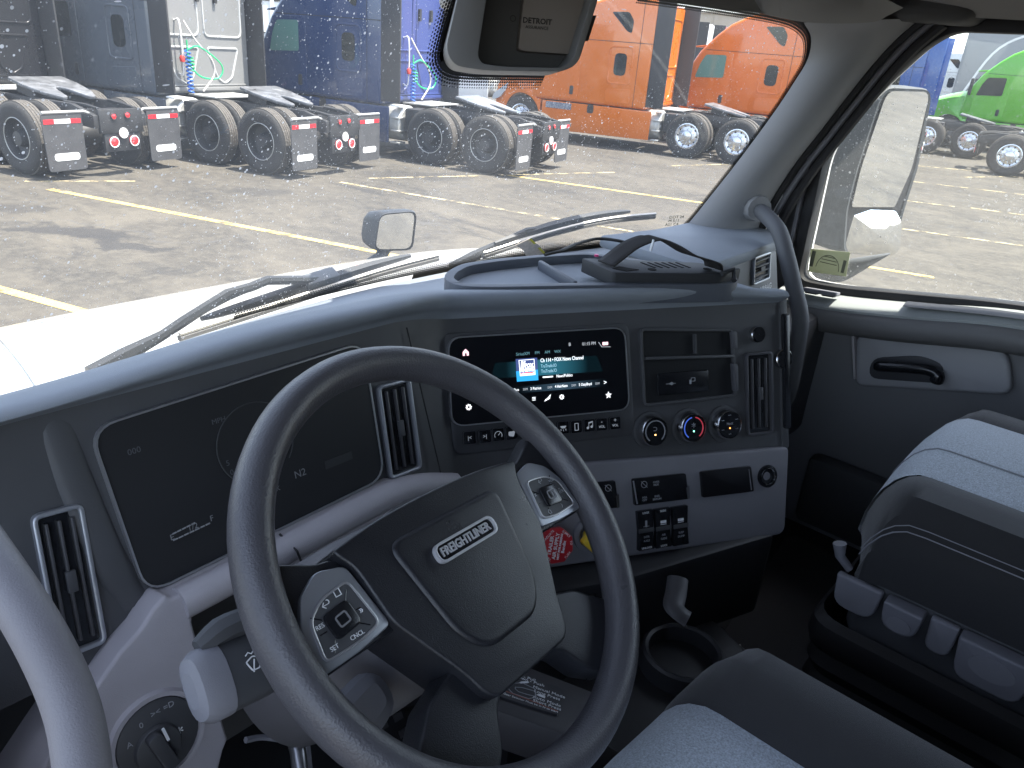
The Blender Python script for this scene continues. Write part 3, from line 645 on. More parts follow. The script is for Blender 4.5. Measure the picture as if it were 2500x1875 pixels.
# hood of this truck
HP = spline([(1.02, 1.815), (1.3, 1.782), (1.6, 1.728), (1.85, 1.655), (2.1, 1.53), (2.4, 1.33), (2.65, 1.05), (2.75, .7)], 4)
def hz(x, y, z): q = (x-CX)/1.02; return (x, y-.25*max(0, y-1.6)*q**4, z-.015*q*q-.10*abs(q)**7)
hood = thing('truck_hood', 'white sunlit hood of this truck sloping away below the windshield', 'hood', (CX, 1.1, 1.0))
obj('hood_panel', MB().grid([[hz(x, p[0], p[1]) for x in np.linspace(-.05, 1.99, 34)] for p in HP]), mat('hood_white', (.36, .348, .315), .3, coat=.5, var=.03, vscale=3), hood, solid=.012)
obj('cowl_panel', MB().grid([[V(x, ybase(x)+.02, 1.83), V(x, ybase(x)-.05, 1.845)] for x in np.linspace(-.05, 1.95, 20)]), mat('cowl_white', (.50, .49, .45), .4, var=.05), hood)
obj('hood_crease', MB().tube([hz(x, p[0], p[1]+.002) for x, p in ((.30+.012*i, HP[i]) for i in range(0, 20))], .006, 6), mat('hood_white', (0, 0, 0)), hood)
# hood mirror on the far fender
FM = Frame(atD(962, 566, 3.3), (.965, -.262, 0), (.0, -.03, 1))
hm = thing('hood_mirror', 'black hood mirror on the far fender of the white hood', 'mirror', tuple(FM.pt(0, -.2)))
MBLK = mat('mirror_housing', (.022, .024, .027), .5, var=.15, vscale=30); MIRR = mat('mirror_glass', (.85, .87, .88), .015, metal=1.0)
hp = rpoly([(-.092, -.072), (.084, -.082), (.098, .085), (-.070, .080)], .034, 5)
rows = [[FM.pt(x*k+dx, y*k, d) for x, y in hp] for k, dx, d in ((1.0, 0, .012), (1.05, -.002, .0), (1.03, -.012, -.03), (.9, -.03, -.075), (.6, -.05, -.10), (.05, -.06, -.105))]
obj('mirror_housing', MB().grid(rows, close=True), MBLK, hm)
obj('mirror_face', MB().add([FM.pt(x*.93, y*.93, .004 + .02*(1-(x*x+y*y)/.012)*.3) for x, y in hp]+[FM.pt(0, 0, .010)], [(i, (i+1) % len(hp), len(hp)) for i in range(len(hp))]), MIRR, hm)
obj('mirror_stem', MB().tube([FM.pt(-.02, -.06, -.03), FM.pt(-.05, -.11, -.02), FM.pt(-.13, -.15, 0), FM.pt(-.24, -.24, .02)], [.03, .026, .03, .035], 10), MBLK, hm)
# wipers
WB = mat('wiper_black', (.026, .028, .030), .35); WBL = mat('wiper_blade', (.10, .10, .10), .5); WST = mat('wiper_steel', (.5, .48, .44), .35, metal=.6)
def wiper(label, arm, blade, joint, hose):
    w = thing('windshield_wiper', label, 'wiper', tuple(at_ws(*arm[0], .03)), 0, 'pair of windshield wipers')
    A = [at_ws(*p, .035) for p in arm]; n = len(A)
    obj('wiper_arm', MB().tube(A, [.012]*2+[.008]*(n-2), 8), WB, w)
    Bl = spline([at_ws(*p, .018) for p in blade], 6)
    obj('blade_rubber', MB().tube(Bl, .0055, 6), WBL, w)
    obj('blade_strip', MB().tube([p+V(0, -.002, .008) for p in Bl], .0035, 5), WST, w)
    m = len(Bl); b2 = [p+V(0, .010, .016) for p in Bl[int(m*.10):int(m*.90)]]
    obj('blade_bridge', MB().tube(b2, [.004+.007*math.sin(math.pi*i/(len(b2)-1))**.6 for i in range(len(b2))], 6), WB, w)
    J = at_ws(*joint, .036); k = len(Bl)//2; e = unit(Bl[k+1]-Bl[k-1])
    obj('connector', MB().box(-.035, .035, -.012, .012, -.014, .014, Frame(J, e, (0, -.41, .91))), mat('connector_grey', (.10, .11, .12), .5), w, bevel=.004)
    obj('washer_hose', MB().tube(spline([at_ws(*p, .045) for p in hose], 5), .0045, 6), WB, w)
    return w
wa = lambda x, y: (x*.4973, 450+y*.4973)
wiper('driver side wiper lying along the left of the windshield base', [wa(440, 930), wa(620, 835), wa(800, 740), wa(910, 665), wa(1120, 535), wa(1230, 505), wa(1310, 472), wa(1580, 468)],
      [wa(880, 757), wa(1250, 640), wa(1600, 525), wa(1900, 430), wa(2150, 365)], wa(1570, 470), [wa(700, 795), wa(830, 735), wa(1000, 625), wa(1120, 560), wa(1225, 515)])
wr = lambda x, y: (1000+x*.4069, 500+y*.4069)
wiper('passenger side wiper reaching toward the far windshield pillar', [wr(250, 380), wr(380, 310), wr(600, 205), wr(700, 158), wr(900, 132)],
      [wr(440, 310), wr(700, 225), wr(950, 152), wr(1200, 100), wr(1470, 72)], wr(930, 128), [wr(420, 305), wr(560, 235), wr(640, 190), wr(690, 165)])

# cab shell
INW = mat('cab_inner_trim', (.11, .11, .115), .8, bump=.3, bscale=700)
XL, XR = -.06, 2.0
obj('floor', MB().box(XL, XR, -1.9, 1.0, 1.06, 1.1), FLOORM, truck)
obj('roof_skin', MB().box(XL, XR+.03, -1.9, .78, 2.60, 2.64), PAINTW, truck)
obj('roof_header', MB().add([(XL, ws(0, 1)[1]+.02, 2.42), (XR, ws(1.9, 1)[1]+.02, 2.42), (XR, .70, 2.62), (XL, .70, 2.62)], [(0, 1, 2, 3)]), PAINTW, truck, solid=.02)
obj('back_wall', MB().box(XL, XR, -1.95, -1.9, 1.06, 2.64), INW, truck)
obj('firewall', MB().box(XL, XR, 1.0, 1.04, .9, 1.82), INW, truck)
obj('left_wall', MB().box(XL-.03, XL, -1.9, -.62, 1.06, 2.64), INW, truck)
obj('left_header', MB().box(XL-.03, XL, -.62, .75, 2.45, 2.64), INW, truck)
obj('left_cowl_side', MB().box(XL-.03, XL, .62, 1.0, 1.06, 1.86), INW, truck)
obj('left_pillar', MB().tube([(-.02, .99, 1.84), (-.01, .86, 2.12), (0, .74, 2.44)], .05, 8), INW, truck)
obj('right_wall_inner', MB().box(XR-.04, XR-.01, -1.9, -.62, 1.06, 2.64), INW, truck)
obj('right_wall_skin', MB().box(XR, XR+.03, -2.6, -.62, .9, 2.9), PAINTW, truck)
obj('right_cowl_side', MB().box(XR-.02, XR+.03, .75, 1.0, .9, 1.80), PAINTW, truck)
obj('corner_cap', MB().box(1.815, 2.0, .44, .84, 2.395, 2.60), mat('headliner_dark', (.05, .05, .05), .85), truck, bevel=.03, seg=3)
obj('right_header', MB().box(XR-.05, XR+.03, -.62, .72, 2.44, 2.64), PAINTW, truck)
# ---------------------------------------------------------------- dashboard
CL = Frame((.268, .809, 1.881), (1, 0, 0), (0, .276, .961))                    # instrument plane
ST = Frame((.819, .831, 1.853), (.883, -.469, 0), (.161, .302, .940))          # centre stack, turned to the driver
dash = thing('dashboard', 'dark wraparound dashboard with grey lower trim, screens, vents and knobs', 'dashboard', (.8, .9, 1.3))
BROW = [tuple(p) for p in spline([(.032, .0), (.041, .007), (.051, .020), (.063, .025), (.073, .014), (.078, -.018), (.076, -.055)], 4)]
FACE = [(.032, 0), (.0, 0), (-.08, 0), (-.16, 0), (-.25, 0)]; NB = len(BROW)
def col(F, e, du=0.0): return [F.pt(e, u+du*min(1, max(0, (u-.032)/.03)), d) for u, d in BROW+FACE]
def sst(a, b, x): x = min(1, max(0, (x-a)/(b-a))); return x*x*(3-2*x)
A_, C_ = col(CL, .43, -.008), col(ST, .0, .002); Bm = [(p+q)/2 for p, q in zip(col(CL, .478, -.006), col(ST, -.048))]
cols = [col(CL, e, -.022+.017*sst(-.10, .25, e)-.003*sst(.25, .43, e)) for e in np.linspace(-.24, .40, 20)]
for t in np.linspace(0, 1, 7): cols.append([a*(1-t)**2 + b*2*t*(1-t) + c*t*t for a, b, c in zip(A_, Bm, C_)])
cols += [col(ST, e, .002-.003*sst(0, .2, e)-.018*sst(.45, .66, e)) for e in np.linspace(.04, .66, 18)]
obj('face', MB().grid([[c[j] for c in cols] for j in range(NB, NB+len(FACE))]), BLACK, dash)
# padded brow and top, out to the foot of the windscreen
front = [c for c in cols]
rights = [(1.43, .585), (1.50, .62), (1.60, .655), (1.70, .69), (1.80, .725), (1.88, .75)]
m0 = len(cols)
def topcol(i):
    c = cols[i]; p0 = c[NB-1]; s = i/(m0-1)
    bx = .02 + (1.62-.02)*s**.93; by = ybase(bx)-.012; bz = 1.863
    out = list(c[:NB])
    for t in (.25, .5, .75, 1.0):
        q = p0*(1-t) + V(bx, by, bz)*t; q[2] = p0[2]*(1-t)+bz*t - .006*math.sin(math.pi*t)
        out.append(q)
    return out
tops = [topcol(i) for i in range(m0)]
obj('padded_top', MB().grid([[tc[j] for tc in tops] for j in range(len(tops[0]))]), DASHTOP, dash)
# passenger end block with its own vent
PE = Frame((1.40, .560, 1.90), (.935, .355, 0), (0, .05, 1))
e0 = cols[-1][0]
blk = [(1.40, .700), (1.44, .99), (1.62, .955), (1.83, .95), (1.90, .90), (1.90, .74), (1.80, .715)]
obj('passenger_top', MB().prism(rpoly(blk, .012, 2), 1.885, 1.912), DASHTOP, dash, bevel=.008)
PF = Frame((1.395, .712, 1.888), (1, .03, 0), (0, .16, .98))
pfo = rpoly([(.0, .0), (.42, .0), (.46, -.17), (.0, -.17)], .01, 2)
obj('passenger_face', MB().prism(pfo, -.22, .002, PF), mat('passenger_grey', (.20, .205, .21), .6, bump=.3, bscale=900), dash, bevel=.006)
obj('passenger_lower', MB().box(1.38, 1.95, .60, .98, 1.40, 1.74), BLACK, dash, bevel=.02)
obj('stack_body', MB().prism([(-.02, .03), (.655, .03), (.655, -.40), (.10, -.40), (-.02, -.24)], -.22, -.004, ST), BLACK, dash)
obj('stack_end_cap', MB().prism(rpoly([(.655, .055), (.672, .04), (.672, -.25), (.655, -.25)], .004, 2), -.24, .004, ST), BLACK, dash, bevel=.004)
obj('side_rail', MB().prism(rrect(.664, -.10, .016, .22, .004), .004, .012, ST), GLOSSB, dash, bevel=.003)
def vent(F, w, h, label_name='air_vent', n=3, frame=None, rot=0.0, horizontal=False):
    o = rrect(0, 0, w, h, .010, 5); i = inset(o, .0055)
    v = obj(label_name, MB().ring(o, i, -.002, .008, F), frame or SATIN, dash, bevel=.002, seg=2)
    obj('vent_well', MB().prism(inset(o, .005), -.004, .001, F), GLOSSB, v)
    for k in range(n):
        if horizontal:
            y = -h/2 + h*(k+1)/(n+1); obj('slat', MB().box(-w*.40, w*.40, y-.0016, y+.0016, .001, .0065, F), BLACK, v, bevel=.0008)
        else:
            x = -w/2 + w*(k+1)/(n+1); obj('slat', MB().box(x-.0016, x+.0016, -h*.42, h*.42, .001, .0065, F), mat('slat_grey', (.06, .06, .065), .4), v, bevel=.0008)
    obj('vent_tab', MB().box(-.004, .006, -.012, .012, .004, .009, F) if not horizontal else MB().box(-.012, .012, -.004, .004, .004, .009, F), BLACK, v, bevel=.001)
    return v
def qcen(F, pts): q = [F.px(*p, .004) for p in pts]; return np.mean(q, 0)
z6 = lambda x, y: (x*.3165, 1200+y*.3165)
c = qcen(CL, [z6(150, 260), z6(490, 130), z6(865, 1090), z6(560, 1265)]); vent(CL.sub(c[0]+.002, c[1], 0, -.085), .050, .162)
c = qcen(CL, [wa(1822, 995), wa(1995, 955), wa(2087, 1385), wa(1935, 1445)]); vent(CL.sub(c[0], c[1], 0, -.05), .062, .142)
vent(ST.sub(.604, -.138), .062, .158, frame=mat('vent_frame_dark', (.10, .10, .11), .35, metal=.4))
c = PF.px(1857, 655, .004); vent(PF.sub(c[0], c[1], .002), .095, .066, n=4, horizontal=True)
text('AIRBAG', .020, PF.sub(*PF.px(1868, 703, .003), .004), WHITEP, dash)
# recessed sculpted strips beside the cluster and the screen
# instrument cluster
clo = rpoly([(-.004, .004), (.362, .016), (.356, -.182), (.008, -.196)], .028, 6)
CLUG = mat('cluster_glass', (.022, .023, .025), .42, spec=.35); EDGE = mat('bezel_edge', (.55, .56, .58), .3, metal=.8)
cl = obj('instrument_cluster', MB().prism(clo, .0, .006, CL), CLUG, dash)
obj('bezel', MB().ring(inset(clo, -.0022), clo, -.002, .008, CL), EDGE, cl)
obj('left_shoulder', MB().tube(spline([CL.pt(-.034, .030, -.004), CL.pt(-.030, -.05, .0), CL.pt(-.020, -.14, .001), CL.pt(-.004, -.205, -.002)], 5), [.010]+[.018]*12+[.016]*3, 12, flat=.28, up=CL.n), BLACK, dash)
CLP = mat('cluster_segment', (.24, .245, .25), .5)
g = [CL.px(*z6(*p), .007) for p in ((1330, 330), (1510, 240), (1335, 380), (1625, 243))]
for a, b, n in ((g[0], g[1], 5), (g[2], g[3], 7)):
    for k in range(n):
        p, q = np.array(a)+(np.array(b)-a)*(k+.06)/n, np.array(a)+(np.array(b)-a)*(k+.88)/n
        obj('gauge_segment', MB().tube([CL.pt(*p, .0065), CL.pt(*q, .0065)], .0012, 4), CLP, cl)
for txt, p, s in (('E', (1330, 355), .010), ('F', (1635, 208), .010), ('1/2', (1490, 275), .010)): text(txt, s, CL.sub(*CL.px(*z6(*p), .007), .0065, .0), CLP, cl, depth=.0001)
for txt, p, s in (('N2', (1475, 1420), .014), ('PARK', (1340, 1505), .009), ('P', (1325, 1465), .018), ('000', (660, 1310), .010), ('MPH', (1075, 1160), .009), ('5', (1120, 1370), .010), ('0', (1140, 1415), .010)):
    text(txt, s, CL.sub(*CL.px(*wa(*p), .007), .0065), CLP if txt in ('N2', 'PARK', 'P') else DIMP, cl, depth=.0001)
gc = CL.px(*wa(1260, 1270), .007)
obj('gauge_ring', MB().tube([CL.pt(gc[0]+.052*math.cos(a), gc[1]+.052*math.sin(a), .0065) for a in np.linspace(-.7, 3.9, 30)], .0008, 4), mat('segment_dim', (.055, .057, .06), .5), cl)
obj('gauge_bar', MB().prism(rrect(*CL.px(*wa(1665, 1355), .007), .045, .011, .001), .006, .0066, CL), mat('segment_faint', (.030, .032, .034), .5), cl)
# grey lower dash left of and around the column
GR = Frame(CL.pt(0, 0, 0), CL.e, CL.u)
cp = lambda x, y, d: GR.px(x, y, d)
zl = lambda x, y: (x*.2532, 1500+y*.2532)
low = [(-.20, -.40), (-.20, -.36), (-.085, -.262), cp(*z6(860, 1200), .02), cp(*z6(1030, 1010), .02), cp(*z6(1090, 860), .012), cp(*z6(1180, 745), .01), (.02, -.199), (.19, -.192), (.36, -.186), (.395, -.202), (.46, -.222), (.47, -.262),
       (.40, -.255), (.30, -.252), (.15, -.258), cp(*z6(1750, 760), .04), cp(*z6(1560, 880), .04), cp(*z6(1480, 950), .04), cp(*zl(1850, 80), .04), cp(*zl(1960, 480), .04), cp(*zl(2120, 950), .04), cp(*zl(2195, 1200), .04), cp(*zl(2150, 1310), .04), (.0, -.47), (-.20, -.52)]
lo = obj('lower_trim', MB().prism(low, -.06, .042, GR), GREY, dash, bevel=.014, seg=4, ang=50)
obj('trim_ledge', MB().tube(spline([CL.pt(.03, -.213, .034), CL.pt(.19, -.205, .036), CL.pt(.33, -.200, .034), CL.pt(.40, -.21, .03), CL.pt(.47, -.235, .025)], 6), .020, 10), GREY, dash)
obj('trim_joint', MB().tube([CL.pt(.165, -.184, .036), CL.pt(.172, -.206, .058), CL.pt(.180, -.235, .050)], .0016, 5), RUBBER, dash)
kc = GR.px(387, 1801, .045); KF = GR.sub(kc[0], kc[1], .042)
k = obj('headlight_switch', MB().lathe([(.045, -.01), (.045, .004), (.0415, .0055), (.001, .0055)], KF, 36, cap=False), BLACK, dash)
obj('switch_surround', MB().lathe([(.045, -.004), (.047, .006), (.052, .006), (.056, -.004)], KF, 36, cap=False), GREY, k)
obj('switch_knob', MB().lathe([(.026, .004), (.025, .012), (.001, .012)], KF.sub(-.004, -.008), 28, cap=False).prism(rpoly([(-.008, -.024), (.008, -.024), (.008, .024), (-.008, .024)], .006), .010, .024, KF.sub(-.004, -.008, 0, .25)), BLACK, k, bevel=.002)
obj('pointer', MB().prism(rrect(0, .014, .003, .017, .001), .023, .0246, KF.sub(.004, -.002, 0, .15)), WHITEP, k)
for txt, x, y in (('A', -.030, .012), ('0', -.014, .026), ('=D', .018, .031), ('><', .003, .031), ('*', .022, -.008)): text(txt, .0095 if txt != '*' else .02, KF.sub(x, y, .006), GREYP if txt != '*' else WHITEP, k)

# centre stack: touchscreen
so = rpoly([(-.001, .001), (.316, .001), (.320, -.141), (-.003, -.140)], .022, 6)
SCRG = mat('touchscreen_glass', (.010, .011, .014), .22, spec=.3)
scr = obj('touchscreen', MB().prism(so, -.004, .012, ST), SCRG, dash)
obj('bezel', MB().ring(inset(so, -.002), so, -.004, .0135, ST), EDGE, scr)
pan = rpoly([(-.012, .010), (.332, .010), (.336, -.190), (.0, -.192)], .02, 5)
obj('screen_panel', MB().prism(pan, -.010, .003, ST), BLACK, dash, bevel=.004)
z3 = lambda x, y: (1050+x*.226, 780+y*.226)
sp = lambda x, y: ST.px(*z3(x, y), .0125)
def emis(name, colr, st): return mat(name, colr, .5, emit=st, spec=0.0)
EW, EG, ET, EB, EDT = emis('screen_white', (.8, .82, .85), .42), emis('screen_grey', (.45, .47, .5), .22), emis('screen_teal', (.35, .55, .65), .22), emis('screen_blue', (.02, .20, .42), .5), emis('screen_dim_teal', (.10, .22, .25), .25)
EN, ER, EP, EBG = emis('screen_navy', (.03, .045, .12), .5), emis('screen_red', (.5, .03, .05), .4), emis('screen_pink', (.75, .45, .5), .45), emis('screen_glow', (.010, .055, .085), .42)
SF = lambda x, y: ST.sub(*sp(x, y), .0123)
def scrpoly(name, pts, m, d=.0122): obj(name, MB().prism([sp(*p) for p in pts], .0115, d, ST), m, scr)
def glow(name, pts, c, st):               # lit screen background that fades sideways
    m = mat('glow_'+name, c, .5, spec=0.0); nt, b = nodes(m); tc = N(nt, 'ShaderNodeTexCoord')
    mp = N(nt, 'ShaderNodeVectorMath', operation='SUBTRACT'); nt.links.new(tc.outputs['Object'], mp.inputs[0])
    cc = ST.pt(*np.mean([sp(*p) for p in pts], 0), .012); mp.inputs[1].default_value = tuple(cc)
    ln = N(nt, 'ShaderNodeVectorMath', operation='LENGTH'); nt.links.new(mp.outputs[0], ln.inputs[0])
    r = N(nt, 'ShaderNodeMapRange'); r.inputs[1].default_value = .005; r.inputs[2].default_value = .075; r.inputs[3].default_value = st; r.inputs[4].default_value = .01
    nt.links.new(ln.outputs['Value'], r.inputs[0]); nt.links.new(r.outputs[0], b.inputs['Emission Strength']); b.inputs['Emission Color'].default_value = (*c, 1); b.inputs['Base Color'].default_value = (.008, .01, .012, 1)
    scrpoly('screen_glow', pts, m, .0121)
glow('a', [(700, 470), (1800, 390), (1870, 560), (660, 640)], (.03, .17, .24), .22)
glow('b', [(860, 735), (1900, 640), (1915, 720), (960, 795)], (.04, .08, .12), .2)
scrpoly('album_tile', [(925, 428), (1157, 412), (1170, 655), (940, 672)], EN, .0124)
scrpoly('album_base', [(930, 560), (1164, 542), (1170, 655), (940, 672)], EB, .0126)
fr = [(962, 445), (1120, 432), (1132, 592), (976, 606)]; frp = [sp(*p) for p in fr]
obj('logo_frame', MB().ring(inset(frp, -.0012), frp, .0115, .0130, ST), EW, scr)
scrpoly('logo_bar', [(978, 575), (1124, 563), (1128, 592), (980, 604)], ER, .0129)
for a in (0, 28): scrpoly('logo_beam', [(985+a, 450), (1002+a, 449), (990+a*.6, 560), (975+a*.6, 562)], EW, .0129)
FITS = {'FOX': .0160, 'NEWS': .0195, 'channel': .0235, 'Ch 114 \u2022 FOX News Channel': .0792, 'TruTrade.IO': .0285, 'News/Politics': .0295, 'SiriusXM': .0236, '01:15 PM': .0253, '3 Patriot': .0194, '4 HairNatn': .0232, '5 OzzyBnyd': .0241, 'SXM': .0081}
for txt, x, y, s, mm, k in (('FOX', 1068, 497, .0085, EW, dict(bold=.0004)), ('NEWS', 1060, 543, .0085, EW, dict(bold=.0004)), ('channel', 1052, 585, .0052, EW, dict(bold=.0002)),
        ('Ch 114 \u2022 FOX News Channel', 1425, 428, .0092, EW, {}), ('TruTrade.IO', 1280, 500, .0080, ET, {}), ('TruTrade.IO', 1283, 555, .0080, ET, {}), ('News/Politics', 1450, 606, .0072, EW, {}),
        ('SiriusXM', 1000, 372, .0072, EDT, {}), ('FM', 1155, 360, .0070, EDT, {}), ('AM', 1265, 353, .0070, EDT, {}), ('WX', 1375, 347, .0070, EDT, {}), ('01:15 PM', 1715, 262, .0078, EG, {}), ('3 Patriot', 1140, 744, .0068, EW, {}), ('SXM', 1028, 754, .0055, EG, {}),
        ('4 HairNatn', 1415, 720, .0068, EW, {}), ('SXM', 1292, 734, .0055, EG, {}), ('5 OzzyBnyd', 1675, 700, .0068, EW, {}), ('SXM', 1550, 712, .0055, EG, {}), ('SXM', 1805, 692, .0055, EG, {}), ('Bus', 930, 760, .0065, EW, {}), ('>', 1890, 682, .011, EW, {}), ('\u2261', 1120, 860, .013, EW, {}), ('B', 1507, 270, .008, EG, {})):
    F_ = SF(x, y); F_.o = F_.o + ST.n*.0010; text(txt, s, F_, mm, scr, depth=.0001, fit=FITS.get(txt), **k)
def star(cx, cy, r0, r1, n): return [(cx+(r0 if i % 2 == 0 else r1)*math.sin(math.pi*i/n), cy+(r0 if i % 2 == 0 else r1)*math.cos(math.pi*i/n)) for i in range(2*n)]
def gear(x, y, r=.0052):
    q = sp(x, y); P = []
    for i in range(32):
        rr = r if (i//2) % 2 == 0 else r*.78; a = i*math.pi/16; P.append((q[0]+rr*math.cos(a), q[1]+rr*math.sin(a)))
    obj('gear_icon', MB().ring(P, circ(q[0], q[1], r*.38, 32), .0115, .0128, ST), EW, scr)
gear(418, 947); gear(1423, 837, .0045)
q = sp(1928, 817); obj('star_icon', MB().prism(star(*q, .0062, .0027, 5), .0115, .0128, ST), EW, scr)
q = sp(385, 358); obj('home_icon', MB().prism([(q[0]-.005, q[1]-.005), (q[0]-.0016, q[1]-.005), (q[0]-.0016, q[1]-.001), (q[0]+.0016, q[1]-.001), (q[0]+.0016, q[1]-.005), (q[0]+.005, q[1]-.005), (q[0]+.005, q[1]+.001), (q[0], q[1]+.006), (q[0]-.005, q[1]+.001)], .0115, .0128, ST), EP, scr)
q = sp(1893, 260); obj('menu_icon', MB().prism(rrect(q[0]-.0028, q[1], .005, .0055, .001), .0115, .0128, ST).prism(rrect(q[0]+.0028, q[1], .005, .0055, .001), .0115, .0128, ST), EP, scr)
q = sp(1270, 850); obj('satellite_icon', MB().prism([(q[0]-.006, q[1]-.005), (q[0]+.006, q[1]+.006), (q[0]+.004, q[1]-.001), (q[0]-.003, q[1]-.001)], .0115, .0128, ST), EW, scr)
q = sp(1273, 620); obj('provider_logo', MB().prism(rrect(q[0], q[1], .019, .0022, .001), .0115, .0127, ST), EW, scr)
obj('corner_line', MB().tube([ST.pt(*sp(*p), .0125) for p in ((1820, 245), (1855, 295), (1950, 295))], .0005, 4), EG, scr)
# button row
ICON = mat('icon_lit', (.30, .33, .37), .5, emit=.12)
bx = [(425, 1278, '|<'), (590, 1262, '>|'), (733, 1243, 'O'), (880, 1227, '\u25a0'), (1040, 1205, ''), (1200, 1190, ''), (1435, 1168, '\u2600'), (1578, 1158, '\u25af'), (1718, 1143, '\u266b'), (1850, 1133, 'VOL'), (1995, 1118, 'VOL')]
for x, y, ic in bx:
    e_, u_ = ST.px(*z3(x, y), .006); BF = ST.sub(e_, u_, .003); oo = rrect(0, 0, .0225, .0225, .004, 4)
    b = obj('panel_button', MB().prism(oo, 0, .0045, BF), GLOSSB, dash, bevel=.001)
    obj('button_outline', MB().ring(oo, inset(oo, .0008), .004, .0052, BF), mat('button_edge', (.07, .072, .08), .4), b)
    if ic == 'VOL':
        text('VOL', .0062, BF.sub(0, -.004, .0048), ICON, b); text('-' if x < 1900 else '+', .010, BF.sub(0, .005, .0048), ICON, b)
    elif ic == 'O':
        obj('icon', MB().tube([BF.pt(.0065*math.cos(a), .0065*math.sin(a)-.001, .005) for a in np.linspace(-.5, 3.64, 14)], .0006, 4).tube([BF.pt(0, -.001, .005), BF.pt(.004, .004, .005)], .0006, 4), ICON, b)
    elif ic == '\u25a0': obj('icon', MB().prism(rpoly([(-.006, -.004), (.003, -.006), (.006, .004), (.0, .003), (-.006, .003)], .002), .0045, .0052, BF), ICON, b)
    elif ic == '\u25af': oo2 = rrect(0, 0, .0075, .013, .0012); obj('icon', MB().ring(oo2, inset(oo2, .001), .0045, .0053, BF), ICON, b)
    elif ic == '\u2600': obj('icon', MB().prism(rpoly([(-.006, .003), (.006, .003), (.003, -.001), (-.003, -.001)], .001), .0045, .0052, BF).box(-.0004, .0004, -.006, -.003, .0045, .0052, BF).box(-.005, -.004, -.005, -.002, .0045, .0052, BF).box(.004, .005, -.005, -.002, .0045, .0052, BF), ICON, b)
    elif ic == '\u266b': obj('icon', MB().prism(circ(-.0035, -.004, .0022, 10), .0045, .0052, BF).prism(circ(.004, -.0025, .0022, 10), .0045, .0052, BF).box(-.0018, -.001, -.004, .005, .0045, .0051, BF).box(.0055, .0063, -.0025, .0065, .0045, .0051, BF).prism([(-.0018, .0035), (.0063, .005), (.0063, .0072), (-.0018, .0057)], .0045, .0053, BF), ICON, b)
    elif ic: text(ic, .0085, BF.sub(0, 0, .0048), ICON, b)
obj('face_seam', MB().tube([CL.pt(.449, .02, .001), CL.pt(.458, -.1, .001), CL.pt(.468, -.225, .001)], .0011, 5), RUBBER, dash)
obj('screen_shoulder', MB().tube(spline([ST.pt(-.030, .012, 0), ST.pt(-.030, -.06, .003), ST.pt(-.026, -.13, .003), ST.pt(-.014, -.19, 0)], 5), [.006]+[.013]*12+[.009]*3, 10, flat=.4, up=ST.n), mat('shoulder_highlight', (.085, .085, .098), .6), dash)  # sculpted ridge in a paler grey, its highlight put into the colour
# storage bins and sockets right of the screen
z4 = lambda x, y: (1450+x*.2486, 750+y*.2486)
bo = rpoly([(.350, .0), (.548, -.012), (.553, -.140), (.352, -.142)], .012, 4)
bn = obj('storage_bin', MB().ring(bo, inset(bo, .006), -.004, .007, ST), BLACK, dash, bevel=.002)
obj('bin_back', MB().prism(inset(bo, .004), -.03, .0012, ST), mat('bin_black', (.014, .015, .017), .4), bn)
obj('bin_shelf', MB().prism([(.358, -.052), (.546, -.060), (.546, -.066), (.358, -.058)], .001, .010, ST), BLACK, bn, bevel=.002)
obj('bin_divider', MB().box(.462, .466, -.053, -.018, .001, .008, ST), BLACK, bn)
for u0, u1 in ((-.015, -.05), (-.075, -.128)): obj('bin_cheek', MB().prism(rpoly([(.540, u0), (.551, u0-.004), (.551, u1), (.543, u1)], .004), .002, .013, ST), mat('bin_cheek', (.075, .076, .085), .6), bn, bevel=.004)
so2 = rrect(.437, -.104, .108, .040, .004)
sk = obj('socket_plate', MB().prism(so2, .002, .006, ST), GLOSSB, dash, bevel=.0015)
obj('usb_icon', MB().prism([(.405, -.104), (.412, -.101), (.417, -.104), (.412, -.107)], .006, .0065, ST).box(.400, .420, -.1046, -.1036, .006, .0066, ST), GREYP, sk)
oo2 = rrect(.457, -.100, .009, .007, .001); obj('display_icon', MB().ring(oo2, inset(oo2, .001), .006, .0066, ST).prism(rrect(.451, -.104, .004, .008, .001), .006, .0068, ST), GREYP, sk)
